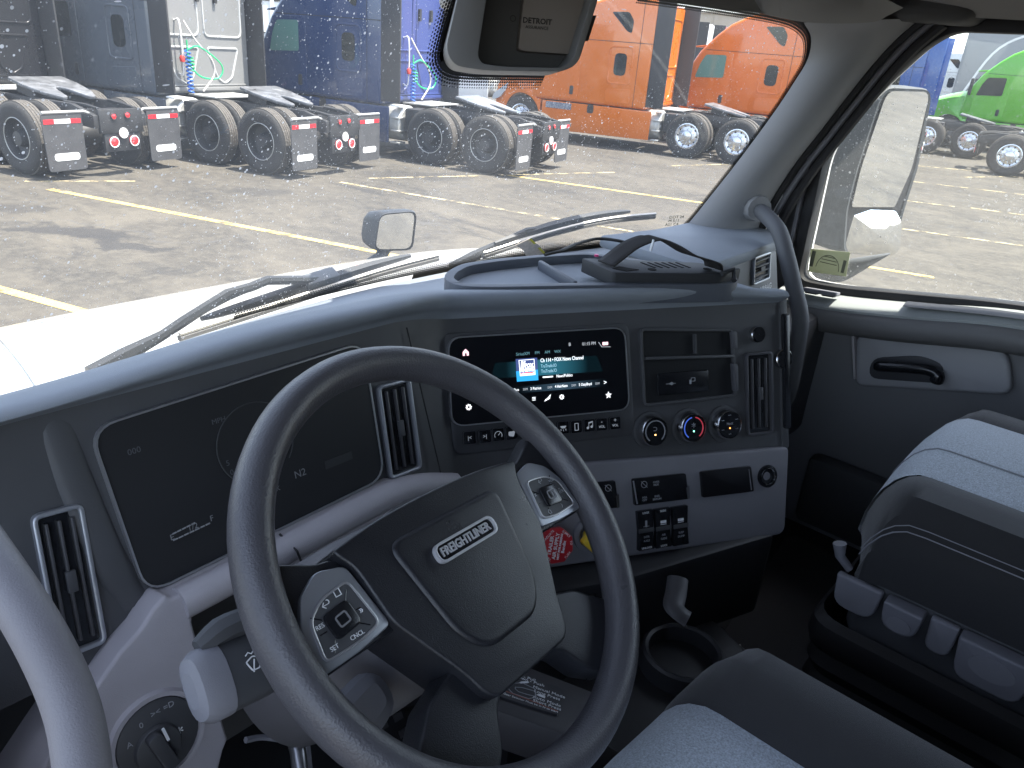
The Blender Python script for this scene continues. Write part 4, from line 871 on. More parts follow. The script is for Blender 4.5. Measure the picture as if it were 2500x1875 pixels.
# round push button and climate knobs
for (e_, u_, r, nm) in ((.601, -.026, .0155, 'push_button'), (.660, -.076, .019, 'round_knob')):
    KF = ST.sub(e_, u_, .002); k = obj(nm, MB().lathe([(r*.94, 0), (r*.94, .006), (r*.8, .009), (.001, .009)], KF, 28, cap=False), GLOSSB, dash)
    obj('button_ring', MB().lathe([(r, -.002), (r, .007), (r*.94, .008), (r*.93, .0)], KF, 28, cap=False), mat('dark_chrome', (.60, .61, .63), .2, metal=1.0), k)
for i, (x, y) in enumerate(((598, 1220), (975, 1185), (1330, 1155))):
    e_, u_ = ST.px(*z4(x, y), .02); KF = ST.sub(e_, u_, 0); r = .0265
    k = obj('climate_knob', MB().lathe([(r*.93, .016), (r*.90, .0215), (.001, .0215)], KF, 36, cap=False), GLOSSB, dash)
    obj('knob_ring', MB().lathe([(r*1.14, 0), (r*1.06, .008), (r, .021), (r*.95, .0225), (r*.92, .0205)], KF, 36, cap=False), mat('dark_chrome', (0, 0, 0)), k)
    obj('knob_base', MB().lathe([(r*1.3, .001), (r*1.28, .004), (r*1.1, .005)], KF, 36, cap=False), BLACK, k)
    def arc(nm, a0, a1, m, rr=.0195, w=.0013): obj(nm, MB().tube([KF.pt(rr*math.cos(a), rr*math.sin(a), .0218) for a in np.linspace(a0, a1, 18)], w, 4), m, k)
    if i == 0: arc('dial_arc', -.9, 4.05, GREYP); text('\u2283', .012, KF.sub(0, .004, .0218), GREYP, k)
    if i == 1: arc('cold_arc', 1.75, 4.1, mat('dial_blue', (.04, .09, .40), .5, emit=.25)); arc('hot_arc', -.95, 1.35, mat('dial_red', (.40, .04, .06), .5, emit=.15)); text('*', .02, KF.sub(0, .001, .0218), GREYP, k)
    if i == 2:
        for a in (90, 150, 210, 270, 330, 30): text('\u223d', .012, KF.sub(.0175*math.cos(R_(a)), .0175*math.sin(R_(a)), .0218), GREYP, k)
        text('MAX', .0065, KF.sub(0, .002, .0218), GREYP, k)
    obj('indicator', MB().prism(circ(0, -.006, .0014, 10), .0215, .0222, KF), emis('ind%d' % i, ((1, .55, .15), (.2, .9, .6), (1, .25, .05))[i], 1.2), k)
# grey switch panel below
gp_ = rpoly([(.10, -.222), (.668, -.246), (.655, -.418), (.08, -.402)], [.01, .012, .02, .02], 4)
sw = obj('switch_panel', MB().prism(gp_, -.03, .010, ST), GREYD, dash, bevel=.006, seg=3)
z5 = lambda x, y: (1200+x*.3617, 1050+y*.3617)
g5 = lambda x, y, d=.012: ST.px(*z5(x, y), d)
def plate(name, pts, m, r=.004, d0=.008, d1=.016): return obj(name, MB().prism(rpoly([g5(*p) for p in pts], r), d0, d1, ST), m, dash, bevel=.0015)
p1 = plate('switch_pair', [(945, 328), (1305, 290), (1325, 463), (960, 508)], GLOSSB)
obj('chrome_edge', MB().tube([ST.pt(*g5(950, 340), .016), ST.pt(*g5(975, 495), .016)], .0014, 5), SATIN, p1)
obj('chrome_tip', MB().prism([g5(1302, 385), g5(1322, 372), g5(1327, 455), g5(1312, 462)], .010, .018, ST), CHROME, p1)
for tx, x, y in (('OVER', 1103, 348), ('RIDE', 1103, 366), ('HSA', 1026, 452), ('OFF', 1026, 470), ('ENG', 1109, 443), ('BRKDN', 1109, 462)): text(tx, .0052, ST.sub(*g5(x, y), .0164), GREYP, p1)
def slash(x, y, par):
    q = ST.sub(*g5(x, y), .0162); o1 = circ(0, 0, .0062, 16); obj('icon', MB().ring(o1, inset(o1, .0009), 0, .0006, q).tube([q.pt(-.006, .006, .0005), q.pt(.006, -.006, .0005)], .0005, 4), GREYP, par)
slash(1022, 364, p1)
p0 = plate('switch_pair', [(700, 352), (830, 338), (852, 520), (715, 535)], GLOSSB); slash(780, 388, p0)
obj('chrome_tip', MB().prism([g5(828, 440), g5(848, 428), g5(853, 515), g5(838, 522)], .010, .018, ST), CHROME, p0)
p2 = plate('blank_cover', [(1405, 280), (1745, 242), (1765, 412), (1420, 455)], mat('blank_black', (.010, .010, .012), .3))
obj('cover_edge', MB().tube([ST.pt(*g5(1728, 262), .016), ST.pt(*g5(1745, 400), .016)], .0008, 5), GREYD, p2)
KF = ST.sub(*g5(1862, 312), .010); pw = obj('power_socket', MB().lathe([(.0215, -.002), (.0215, .004), (.0165, .0055), (.0150, .001), (.001, -.001)], KF, 28, cap=False), GLOSSB, dash)
obj('socket_ring', MB().lathe([(.0168, .004), (.0160, .0065), (.0150, .004)], KF, 28, cap=False), mat('dark_chrome', (0, 0, 0)), pw)
for i, (x, y, t1, t2, t3) in enumerate(((1030, 670, 'LOCK', 'INTR AXLE', 'UNLOCK'), (1145, 655, 'SLIDE', 'AIR SLIDE', 'LOCK'), (1262, 640, '', 'SUSP DUMP', ''))):
    RF = ST.sub(*g5(x, y), .010); dx = .0176; dy = .036
    r = obj('rocker_switch', MB().prism(rpoly([(-dx+.001, -dy), (dx-.001, -dy), (dx-.003, 0), (dx-.001, dy), (-dx+.001, dy), (-dx+.003, 0)], .002), 0, .010, RF), GLOSSB, dash, bevel=.0025)
    obj('rocker_waist', MB().box(-dx+.002, dx-.002, -.004, .004, .009, .0112, RF), BLACK, r, bevel=.001)
    for tx, yy, s, mm in ((t1, .032, .0050, WHITEP), (t3, -.032, .0050, WHITEP), (t2.split()[0], -.012, .0052, GREYP), (t2.split()[1], -.019, .0052, GREYP)):
        if tx: text(tx, s, RF.sub(0, yy, .0104), mm, r)
    obj('icon', MB().prism(rrect(0, .012, .012 if i else .004, .005 if i else .012, .001), .010, .0106, RF).box(-.006, .006, .007, .0078, .010, .0106, RF), GREYP if i == 0 else WHITEP, r)
# trailer air supply (red octagon) and parking (yellow) valves
RF = ST.sub(*g5(430, 775, .045), .010, .0)
REDK = mat('valve_red', (.50, .025, .035), .35)
rk = obj('trailer_valve_knob', MB().prism([(.031*math.cos(R_(22.5+45*i)), .031*math.sin(R_(22.5+45*i))) for i in range(8)], .028, .044, RF).lathe([(.012, 0), (.012, .030)], RF, 16), REDK, dash, bevel=.002)
TF = RF.sub(0, 0, .0444, R_(-0))
TX = Frame(TF.o, unit(TF.u*.97+TF.e*.24), unit(-TF.e*.97+TF.u*.24))
for tx, y, s in (('TRAILER', .0125, .0088), ('AIR SUPPLY', .0030, .0088), ('NOT FOR PARKING', -.0045, .0050), ('Bendix', -.0115, .0075)): text(tx, s, TX.sub(0, y), WHITEP, rk, bold=.0002)
for tx, a in (('EVACUATE', 130), ('SUPPLY', 48), ('TO', 5), ('PUSH', -45), ('PULL', 225), ('TO', 180)):
    ar = R_(a); text(tx, .0055, TF.sub(.0250*math.cos(ar), .0250*math.sin(ar), 0, ar-math.pi/2 if a > 0 and a < 180 else ar+math.pi/2), WHITEP, rk)
YF = ST.sub(*g5(705, 735, .04), .010)
yk = obj('parking_valve_knob', MB().prism(rrect(0, 0, .044, .044, .006), .026, .042, YF.sub(0, 0, 0, R_(45))).lathe([(.012, 0), (.012, .028)], YF, 16), mat('valve_yellow', (.70, .48, .04), .35), dash, bevel=.002)
obj('valve_collar', MB().lathe([(.030, -.001), (.030, .006), (.022, .008), (.02, .0)], YF, 28, cap=False), GREYD, yk)
# tray moulded in the top, its divider
TZ = 1.926
tp = [(1090, 685), (1100, 668), (1135, 650), (1220, 638), (1330, 628), (1430, 622), (1560, 640), (1700, 662), (1795, 680), (1790, 696), (1600, 698), (1400, 700), (1200, 704), (1120, 702)]
tw = [atZ(*p, TZ) for p in tp]; T2 = rpoly([(p[0], p[1]) for p in tw], .02, 3)
TFm = Frame((0, 0, TZ), (1, 0, 0), (0, 1, 0))
tr = obj('dash_tray', MB().ring(inset(T2, -.006), inset(T2, .010), -.03, .004, TFm), mat('tray_grey', (.085, .095, .115), .55, bump=.3, bscale=1200), dash, bevel=.004, seg=3)
obj('tray_floor', MB().prism(inset(T2, .004), -.03, -.013, TFm), DASHTOP, tr)
a, b = atZ(1318, 640, TZ), atZ(1405, 692, TZ); d = unit(b-a); w_ = np.cross(d, (0, 0, 1))*.005
obj('tray_divider', MB().prism([(a+w_)[:2], (b+w_)[:2], (b-w_)[:2], (a-w_)[:2]], -.014, .004, TFm), mat('tray_grey', (0, 0, 0)), tr, bevel=.003)
# ---------------------------------------------------------------- steering wheel
WC = V(.461, .4334, 1.8357); _t = R_(48.95); _a = R_(10)
WF = Frame(WC, (math.cos(_a), math.sin(_a), 0), (-math.sin(_a)*math.sin(_t), math.cos(_a)*math.sin(_t), math.cos(_t))).sub(0, 0, 0, R_(-6.5))            # n points up to the driver
sw_ = thing('steering_wheel', 'black leather four-spoke steering wheel with silver button pods and chrome badge', 'steering wheel', tuple(WC))
WH = WF.sub(0, 0, -.011); rc = .2165; HUBL = mat('hub_leather', (.017, .018, .022), .34, bump=.6, bscale=850, var=.06, bdist=.0006)
obj('rim', MB().grid([[WF.pt((rc+.0185*math.cos(b))*math.cos(a), (rc+.0185*math.cos(b))*math.sin(a), .021*math.sin(b)) for b in np.linspace(0, 2*math.pi, 17)[:-1]] for a in np.linspace(0, 2*math.pi, 97)], close=True), LEATHER, sw_)
def dome(poly, levels, F):                 # stacked insets: (inset, d)
    rows = [[F.pt(x, y, d) for x, y in (inset(poly, k) if k else poly)] for k, d in levels]
    mb = MB().grid(rows, close=True); n = len(poly)
    mb.add(rows[-1], [tuple(range(n))]); mb.add(rows[0], [tuple(range(n))]); return mb
hub = rpoly([(-.136, .056), (-.122, .034), (-.116, -.024), (-.076, -.098), (-.064, -.132), (.064, -.132), (.076, -.098), (.116, -.024), (.122, .034), (.136, .056), (.080, .064), (.0, .067), (-.080, .064)], [.008, .010, .010, .012, .016, .016, .012, .010, .010, .008, .03, .05, .03], 3)
obj('airbag_cover', MB().prism(hub, -.05, .014, WH), HUBL, sw_, bevel=.0075, seg=4, ang=60)
# raised centre field with its pressed outline
field = rpoly([(-.084, .040), (.084, .040), (.064, -.066), (.040, -.094), (-.040, -.094), (-.064, -.066)], [.02, .02, .03, .03, .03, .03], 5)
obj('cover_field', MB().prism(field, .004, .0175, WH), HUBL, sw_, bevel=.007, seg=5, ang=60)
em = rpoly([(-.045, -.010), (.045, -.010), (.045, .010), (-.045, .010)], .0099, 6)
EF = WH.sub(.002, .006, .0175)
EMB = mat('emblem_silver', (.55, .55, .57), .35, metal=.35)
eb = obj('emblem', MB().ring(em, inset(em, .0026), -.002, .005, EF), EMB, sw_, bevel=.001)
obj('emblem_plate', MB().prism(inset(em, .002), -.002, .002, EF), GLOSSB, eb)
text('FREIGHTLINER', .0125, EF.sub(0, 0, .0022), EMB, eb, depth=.0012, fit=.074, bold=.0003)
def spoke(name, pts, d0, d1, m, bevel=.006): return obj(name, MB().prism(rpoly(pts, .004, 2), d0, d1, WH), m, sw_, bevel=bevel, seg=3)
for s in (-1, 1):
    # upper pod spoke
    arm = [(s*.100, .046), (s*.150, .054), (s*.206, .080), (s*.213, -.022), (s*.196, -.032), (s*.155, -.031), (s*.104, -.030)]
    spoke('upper_spoke', arm, -.030, .004, HUBL)
    pod = rpoly([(s*.128, .040), (s*.157, .047), (s*.180, .034), (s*.194, .010), (s*.196, -.030), (s*.155, -.029), (s*.116, -.024)], .006, 3)
    pd = obj('button_pod', MB().prism(pod, .0, .010, WH), SATIN, sw_, bevel=.004, seg=3)
    ring = rpoly([(s*.134, .029), (s*.166, .025), (s*.185, .013), (s*.190, -.023), (s*.150, -.023), (s*.125, -.018)], .008, 4)
    obj('pod_ring', MB().ring(ring, inset(ring, .0022), .008, .0122, WH), mat('ring_silver', (.50, .50, .52), .3, metal=.6), pd, bevel=.001)
    obj('pod_face', MB().prism(inset(ring, .002), .006, .0112, WH), BLACK, pd)
    cx, cy = s*.158, .001
    KQ = WH.sub(cx, cy, 0, -s*.12)
    obj('pod_pad', MB().prism(rrect(0, 0, .029, .024, .006), .010, .0140, KQ), GLOSSB, pd, bevel=.0015)
    kq = rrect(0, 0, .013, .011, .003); obj('pod_key', MB().ring(kq, inset(kq, .0016), .0138, .0146, KQ), mat('key_edge', (.20, .20, .21), .4), pd)
    for p, q in (((cx-.016, cy+.008), (cx-.024*1, cy+.014)), ((cx+.014, cy-.010), (cx+.022, cy-.016)), ((cx-.014, cy-.011), (cx-.02, cy-.02)), ((cx+.012, cy+.012), (cx+.018, cy+.02)), ((cx-.017, cy-.002), (cx-.024, cy-.002)), ((cx+.017, cy+.001), (cx+.022, cy+.001))):
        obj('button_gap', MB().tube([WH.pt(*p, .0112), WH.pt(*q, .0112)], .0006, 4), GLOSSB, pd)
    labs = ((('RES', -.0205, .004, .0056), ('SET', -.018, -.0165, .0056), ('CNCL', .006, -.0175, .0056), ('\u21a9', -.006, .017, .009), ('\u25a1', .009, .021, .009), ('\u00bb', .021, -.001, .008)) if s < 0 else
            (('VOL', .016, .014, .0052), ('VOL', .021, -.003, .0052), ('+', .012, .010, .005), ('-', .017, -.008, .005), ('\u21a9', -.002, .019, .008), ('x', -.022, .009, .008), ('\u266a', .008, -.017, .008), ('\u2302', -.016, -.016, .008)))
    for tx, dx, dy, sz in labs: text(tx, sz, WH.sub(cx+dx, cy+dy, .0114), WHITEP if s < 0 else GREYP, pd)
    # lower spoke, forked from the hub foot to the rim
    low_ = [(s*.030, -.105), (s*.080, -.088), (s*.118, -.100), (s*.168, -.140), (s*.104, -.194), (s*.074, -.172), (s*.056, -.142), (s*.036, -.128)]
    spoke('lower_spoke', low_, -.034, .002, HUBL, .010)
# ---------------------------------------------------------------- steering column, stalk
cl_ = thing('steering_column', 'grey steering column shroud behind the wheel', 'steering column', tuple(WF.pt(0, 0, -.4)))
GREYC = mat('column_grey', (.13, .125, .13), .6, bump=.4, bscale=1000)
obj('column_shroud', dome(rpoly([(-.100, .075), (.10, .075), (.095, -.05), (.06, -.10), (-.06, -.10), (-.095, -.05)], .03, 4), [(0, -.36), (-.01, -.2), (0, -.09), (.012, -.065), (.03, -.055)], WF), GREYC, cl_)
obj('column_collar', MB().lathe([(.085, -.060), (.085, -.040), (.07, -.035), (.05, -.04)], WF.sub(0, -.01), 28), GREYC, cl_)
obj('column_paddle', dome(rpoly([(-.178, -.062), (-.105, -.048), (-.100, -.090), (-.150, -.104)], .02, 4), [(0, -.10), (-.004, -.085), (0, -.072), (.010, -.068)], WF), GREYD, cl_)
SA, SB_ = atD(505, 1672, .735), atD(760, 1560, .80); ax = unit(SB_-SA)
upv = unit(np.cross(np.cross(ax, CO-SA), ax)); SKF = Frame(SA, ax, np.cross(upv, ax)); SKF.n = upv
st = thing('stalk_switch', 'dark multi-function stalk with white wiper symbol left of the wheel', 'stalk', tuple(SB_))
def oval(x, w, h): return [SA+ax*x+SKF.u*(w*math.copysign(abs(math.cos(a))**.75, math.cos(a)))+upv*(h*math.copysign(abs(math.sin(a))**.75, math.sin(a))) for a in np.linspace(0, 2*math.pi, 21)[:-1]]
obj('stalk_body', MB().grid([oval(x, w, h) for x, w, h in ((.012, .030, .019), (.05, .030, .020), (.075, .027, .019), (.085, .021, .016), (.14, .016, .014), (.30, .013, .012))], close=True), BLACK, st)
ob = [oval(x, w, h) for x, w, h in ((.0115, .031, .020), (-.004, .031, .019), (-.012, .026, .015), (-.015, .015, .008))]
mb = MB().grid(ob, close=True); mb.add(ob[-1], [tuple(range(20))]); obj('stalk_cap', mb, GREYD, st)
obj('stalk_rocker', MB().tube(spline([SA+ax*.0+upv*.004+SKF.u*.030, SA+ax*.03+upv*.010+SKF.u*.038, SA+ax*.09+upv*.012+SKF.u*.034], 4), [.008, .010, .011, .012, .012, .012, .011, .010, .009], 8), BLACK, st)
IF = Frame(SA+ax*.034+upv*.0206, ax, SKF.u)
ic = rpoly([(-.008, .004), (0, .0075), (.008, .004), (.004, -.005), (-.004, -.005)], .002)
obj('wiper_symbol', MB().ring(ic, inset(ic, .0011), 0, .0008, IF).tube([IF.pt(-.003, -.006, .0005), IF.pt(.001, .004, .0005)], .0006, 4).tube([IF.pt(-.006, .009, .0005), IF.pt(-.003, .011, .0005), IF.pt(0, .009, .0005), IF.pt(.003, .011, .0005)], .0006, 4).prism(rpoly([(.012, 0), (.015, .004), (.018, .001), (.015, -.003)], .001), 0, .0008, IF), WHITEP, st)
AF = Frame(SA+ax*.055+upv*.0225+SKF.u*.036, ax, SKF.u); ar = rrect(0, 0, .020, .010, .001)
obj('arrow_symbol', MB().ring(ar, inset(ar, .0008), 0, .0006, AF), WHITEP, st); text('<>', .011, AF.sub(0, 0, .0004), WHITEP, st)
# ---------------------------------------------------------------- grab handles
HND = mat('handle_grey', (.17, .163, .175), .6, bump=.6, bscale=700, var=.05)
h1 = thing('grab_handle', 'thick grey grab handle in the near left corner by the driver\'s pillar', 'grab handle', tuple(atD(220, 1875, .58)))
obj('handle_bar', MB().tube(spline([V(-.035, .80, 2.20), V(-.012, .735, 2.12), atD(-150, 1180, .72), atD(-60, 1310, .67), atD(20, 1430, .63), atD(100, 1560, .60), atD(165, 1700, .585), atD(195, 1820, .575), atD(205, 1960, .57), atD(195, 2150, .58), V(.03, .40, 1.66), V(.012, .43, 1.60)], 6), .0160, 16), HND, h1)
h2 = thing('grab_handle', 'grey bent grab handle on the far windshield pillar beside the passenger window', 'grab handle', (1.70, .60, 1.7))
obj('handle_bar', MB().tube(spline([(1.84, .80, 1.965), (1.80, .765, 1.965), (1.745, .700, 1.945), (1.715, .655, 1.895), (1.70, .62, 1.84), (1.69, .585, 1.775), (1.685, .575, 1.70), (1.70, .575, 1.60), (1.74, .60, 1.52)], 6), [.017]*4+[.0185]*45, 14), mat('handle_dark', (.085, .088, .095), .6, bump=.5, bscale=700), h2)
pr = rpoly([atX(1795, 510, 1.84)[1:], atX(1810, 468, 1.84)[1:], atX(1860, 485, 1.84)[1:], atX(1835, 540, 1.84)[1:]], .01, 3)
obj('mount_cover', MB().prism(pr, 0, .018, Frame((1.845, 0, 0), (0, 1, 0), (0, 0, 1))) if False else MB().tube([(1.86, .83, 1.97), (1.825, .79, 1.97)], [.040, .030], 12), PILLAR, h2)
# ---------------------------------------------------------------- right windshield pillar trim
pil = thing('pillar_trim', 'smooth grey trim on the far windshield pillar', 'pillar', (1.9, .85, 1.8)); pil['kind'] = 'structure'
zz5 = lambda x, y: (1900+x*.2712, y*.2712)
inner = [(1605, 600), (1670, 556), (1740, 472), (1803, 392), (1883, 284), (1938, 202), (1972, 144), (1980, 92), (1962, 55)]
outer = [(1835, 620), (1868, 520), (1935, 410), (2000, 325), (2070, 235), (2130, 160), (2185, 100), (2225, 65), (2250, 45)]
I = [at_ws(*p, -.012) for p in inner]; O = [atX(*p, 1.90) for p in outer]
I, O = spline(I, 4), spline(O, 4)
rows = []
for k in (0, .06, .25, .5, .75, .95, 1.0):
    rows.append([a*(1-k)+b*k + V(-.035, -.03, 0)*math.sin(math.pi*k)**.7 for a, b in zip(I, O)])
obj('trim_skin', MB().grid(rows), PILLAR, pil)
obj('seal_edge', MB().tube([p+V(.004, -.004, 0) for p in O], .011, 8), RUBBER, pil)
obj('trim_bead', MB().tube([p+V(.012, -.022, -.004) for p in O], .0075, 8), GREYD, pil)
obj('outer_seal', MB().tube([p+V(.018, -.042, -.008) for p in O], .011, 8), RUBBER, pil)
obj('pillar_post', MB().grid([[p+V(.03, -.02, 0) for p in O], [p+V(.10, .01, 0) for p in O], [p+V(.10, .06, 0) for p in O], [p+V(.03, .06, 0) for p in O]]), PAINTW, pil)
# ---------------------------------------------------------------- passenger door
door = thing('passenger_door', 'passenger door with grey trim, black pull handle and large side window', 'door', (1.96, .1, 1.1))
XD = 1.95
DF = Frame((XD, 0, 0), (0, -1, 0), (0, 0, 1)); DF.n = V(-1, 0, 0)           # e runs rearward, n into the cab
win = rpoly([(-.700, 1.795), (-.705, 2.12), (-.615, 2.265), (-.545, 2.352), (-.50, 2.385), (.62, 2.40), (.62, 1.90), (-.22, 1.862), (-.60, 1.800)], [.03, .05, .05, .04, .04, .05, .02, .1, .08], 4)
obj('window_pane', MB().prism(inset(win, -.01), -.034, -.030, DF), DOORGLASS, door)
fo = inset(win, -.028)
obj('window_seal', MB().ring(fo, win, -.03, .012, DF), RUBBER, door, bevel=.004)
fo2 = inset(win, -.042); obj('window_bead', MB().ring(fo2, inset(fo2, .010), -.01, .016, DF), GREYD, door, bevel=.003)
fo3 = inset(win, -.085)
obj('door_frame', MB().ring(fo3, inset(fo2, .004), -.06, .008, DF), mat('door_frame_dark', (.05, .05, .053), .7), door)
obj('door_skin', MB().box(-.74, .64, .95, 1.74, -.09, -.07, DF).ring(inset(win, -.10), inset(win, -.01), -.075, -.065, DF), PAINTW, door)
body = [(-.73, 1.12), (.64, 1.12), (.64, 1.88), (.22, 1.875), (-.22, 1.855), (-.60, 1.79), (-.73, 1.775)]
obj('door_panel', MB().prism(body, -.05, -.004, DF), mat('door_panel', (.19, .193, .205), .6, bump=.3, bscale=900), door)
sill = [DF.pt(e, u, 0) for e, u in spline([(-.73, 1.765), (-.60, 1.772), (-.42, 1.800), (-.22, 1.838), (0, 1.852), (.3, 1.868), (.64, 1.878)], 5)]
obj('sill_top', MB().grid([[p+V(q, 0, z) for p in sill] for q, z in ((.02, .012), (-.015, .010), (-.055, .002), (-.072, -.012), (-.070, -.030))]), mat('sill_grey', (.33, .35, .345), .55, bump=.3, bscale=900), door)
obj('arm_roll', MB().tube([p+V(-.052, 0, -.045) for p in sill], .034, 12), mat('arm_roll', (.13, .13, .132), .55, bump=.3, bscale=900), door)
obj('sill_pocket', MB().grid([[DF.pt(e, u, .02), DF.pt(e, u+.004, .046), DF.pt(e, u-.004, .066)] for e, u in spline([(-.43, 1.812), (-.22, 1.845), (0, 1.862), (.25, 1.872)], 5)]), mat('sill_pocket', (.03, .03, .034), .5), door)
wq = lambda x, y: (1800+x*.3165, 400+y*.3165)
c0 = atX(*wq(645, 1000), 1.90)
SWF = Frame(c0+V(-.004, 0, .004), (0, -1, .09), (-1, 0, .15))
s_ = obj('window_switches', MB().prism(rrect(0, 0, .085, .034, .004), -.006, .004, SWF), GREYD, door, bevel=.002)
for dx in (-.021, .021): obj('switch_key', MB().prism(rrect(dx, 0, .030, .022, .004), .003, .0075, SWF), BLACK, s_, bevel=.002)
ar_ = [atX(*wq(*p), 1.915) for p in ((905, 1330), (2080, 1430), (2120, 1800), (900, 1720))]
ap = rpoly([(-p[1], p[2]) for p in ar_], [.02, .04, .03, .02], 4)
obj('door_insert', MB().prism(ap, .0, .028, DF), mat('door_insert', (.34, .345, .365), .6, bump=.3, bscale=900), door, bevel=.010, seg=3)
cup = [atX(*wq(*p), 1.915) for p in ((1030, 1500), (1420, 1480), (1600, 1560), (1560, 1700), (1000, 1660))]
obj('handle_recess', MB().prism(rpoly([(-p[1], p[2]) for p in cup], .03, 4), .026, .031, DF), mat('recess_grey', (.05, .052, .06), .6), door, bevel=.003)
hh = [atX(*wq(*p), 1.89) for p in ((1060, 1560), (1200, 1565), (1350, 1575), (1470, 1590), (1545, 1630), (1530, 1690))]
obj('pull_handle', MB().tube(spline(hh, 5), [.010]+[.0135]*19+[.015]*5+[.012], 10), GLOSSB, door)
gp2 = [atX(*wq(*p), 1.92) for p in ((880, 1330), (905, 1330), (915, 1660), (900, 1660))]
obj('sun_sliver', MB().prism([(-p[1], p[2]) for p in gp2], .0, .034, DF), GREY, door, bevel=.002)  # pale strip painted in for a sliver of sunlight on the door
obj('map_pocket', MB().box(-.55, .5, 1.16, 1.36, .0, .06, DF), BLACK, door, bevel=.02)
# inspection sticker on the door glass
ss = [atX(*wq(*p), 1.975) for p in ((570, 655), (872, 682), (840, 868), (550, 832))]
STK = mat('sticker_olive', (.62, .64, .48), .7, var=.08, vscale=60); 
_nt, _b = nodes(STK); _tl = N(_nt, 'ShaderNodeBsdfTranslucent'); _tl.inputs[0].default_value = (.5, .52, .38, 1); _mx = N(_nt, 'ShaderNodeMixShader'); _mx.inputs[0].default_value = .45
_nt.links.new(_b.outputs[0], _mx.inputs[1]); _nt.links.new(_tl.outputs[0], _mx.inputs[2]); _nt.links.new(_mx.outputs[0], _nt.nodes['Material Output'].inputs[0])
STK2 = mat('sticker_ink', (.14, .15, .11), .7)
sp2 = [(-p[1], p[2]) for p in ss]; SFm = Frame((1.975, 0, 0), (0, -1, 0), (0, 0, 1)); SFm.n = V(-1, 0, 0)
stk = obj('window_sticker', MB().prism(sp2, 0, .0012, SFm), STK); tag(stk, 'small olive green paper sticker in the lower corner of the passenger window', 'sticker')
cxy = np.mean(sp2, 0); sc_ = abs(sp2[1][0]-sp2[0][0])
obj('sticker_arch', MB().tube([SFm.pt(cxy[0]+sc_*.30*math.cos(a), cxy[1]-sc_*.18+sc_*.36*math.sin(a), .0013) for a in np.linspace(0, math.pi, 18)], .0008, 4), STK2, stk)
obj('sticker_lines', MB().box(cxy[0]-sc_*.15, cxy[0]+sc_*.15, cxy[1]+.012, cxy[1]+.014, .001, .0016, SFm).box(cxy[0]-sc_*.2, cxy[0]+sc_*.2, cxy[1]+.004, cxy[1]+.006, .001, .0016, SFm).box(cxy[0]-sc_*.22, cxy[0]+sc_*.22, cxy[1]-.004, cxy[1]-.002, .001, .0016, SFm).box(cxy[0]-sc_*.48, cxy[0]-sc_*.38, cxy[1]-.02, cxy[1]+.02, .001, .0016, SFm).box(cxy[0]+sc_*.36, cxy[0]+sc_*.44, cxy[1]-.018, cxy[1]+.014, .001, .0016, SFm), STK2, stk)
# ---------------------------------------------------------------- outside door mirror
dm = thing('door_mirror', 'tall dark door mirror outside the passenger window with flat and convex glass', 'mirror', (2.25, .72, 1.75))
def mp(px, py, x=0.0):                     # on the tall mirror's face plane
    return hit(px, py, (2.30, .66, 2.1), MN)
MN = unit((-.30, -.95, -.055))
zl5 = [zz5(985, 820), zz5(1330, 825), zz5(1345, 880), wq(1225, 330), wq(868, 330), zz5(940, 870)]
MF = Frame((2.30, .66, 2.1), unit(np.cross((0, 0, 1), MN)), (0, 0, 1)); MF.u = unit(np.cross(MN, MF.e)); MF.n = MN
if MF.u[2] < 0: MF.u = -MF.u
fpx = lambda p: MF.px(*p)
glass = rpoly([fpx(p) for p in [zz5(965, 815), zz5(1350, 825), wq(1330, 40), wq(1200, 330), wq(868, 330), wq(940, 30)]], [.03, .03, .02, .008, .008, .02], 4)
house = rpoly([fpx(p) for p in [zz5(925, 775), zz5(1385, 795), wq(1385, 20), wq(1270, 380), wq(1205, 660), wq(1130, 705), wq(800, 690), wq(820, 360), wq(900, 40)]], [.045, .045, .02, .02, .03, .03, .03, .02, .02], 4)
rows = [[MF.pt(x, y, d) for x, y in inset(house, k)] for k, d in ((.012, .004), (.003, .006), (0, 0))]
cen_ = np.mean(house, 0)
for k, dx, d in ((1.0, -.020, -.04), (.97, -.045, -.085), (.85, -.06, -.12), (.4, -.06, -.14), (.02, -.06, -.142)):
    rows.append([MF.pt(cen_[0]+(x-cen_[0])*k+dx, cen_[1]+(y-cen_[1])*k, d) for x, y in house])
obj('mirror_housing', MB().grid(rows, close=True), mat('mirror_housing_dusty', (.055, .06, .064), .7, var=.35, vscale=60), dm)
obj('flat_mirror', MB().prism(glass, .002, .006, MF), MIRR, dm)
obj('mirror_backing', MB().prism(inset(house, .006), -.01, .002, MF), RUBBER, dm)
cv = rpoly([fpx(p) for p in [wq(850, 352), wq(1192, 352), wq(1228, 440), wq(1195, 640), wq(1145, 688), wq(850, 685), wq(832, 640)]], [.008, .01, .02, .02, .02, .01, .01], 3)
cc = np.mean(cv, 0); rows = []
for k in np.linspace(1, .02, 12): rows.append([MF.pt(cc[0]+(x-cc[0])*k, cc[1]+(y-cc[1])*k, .012+.014*(1-k*k)-.07*(y-cc[1])*k+.10*(x-cc[0])*k) for x, y in cv])
obj('convex_mirror', MB().grid(rows, close=True), MIRR, dm, sharp=179)
obj('mirror_arm', MB().prism([DF.px(*wq(560, 790), -.1), DF.px(*wq(1165, 700), -.1), DF.px(*wq(790, 925), -.1), DF.px(*wq(570, 905), -.1)], -.16, -.10, DF), mat('mirror_housing_dusty', (0, 0, 0)), dm, bevel=.015, seg=3)
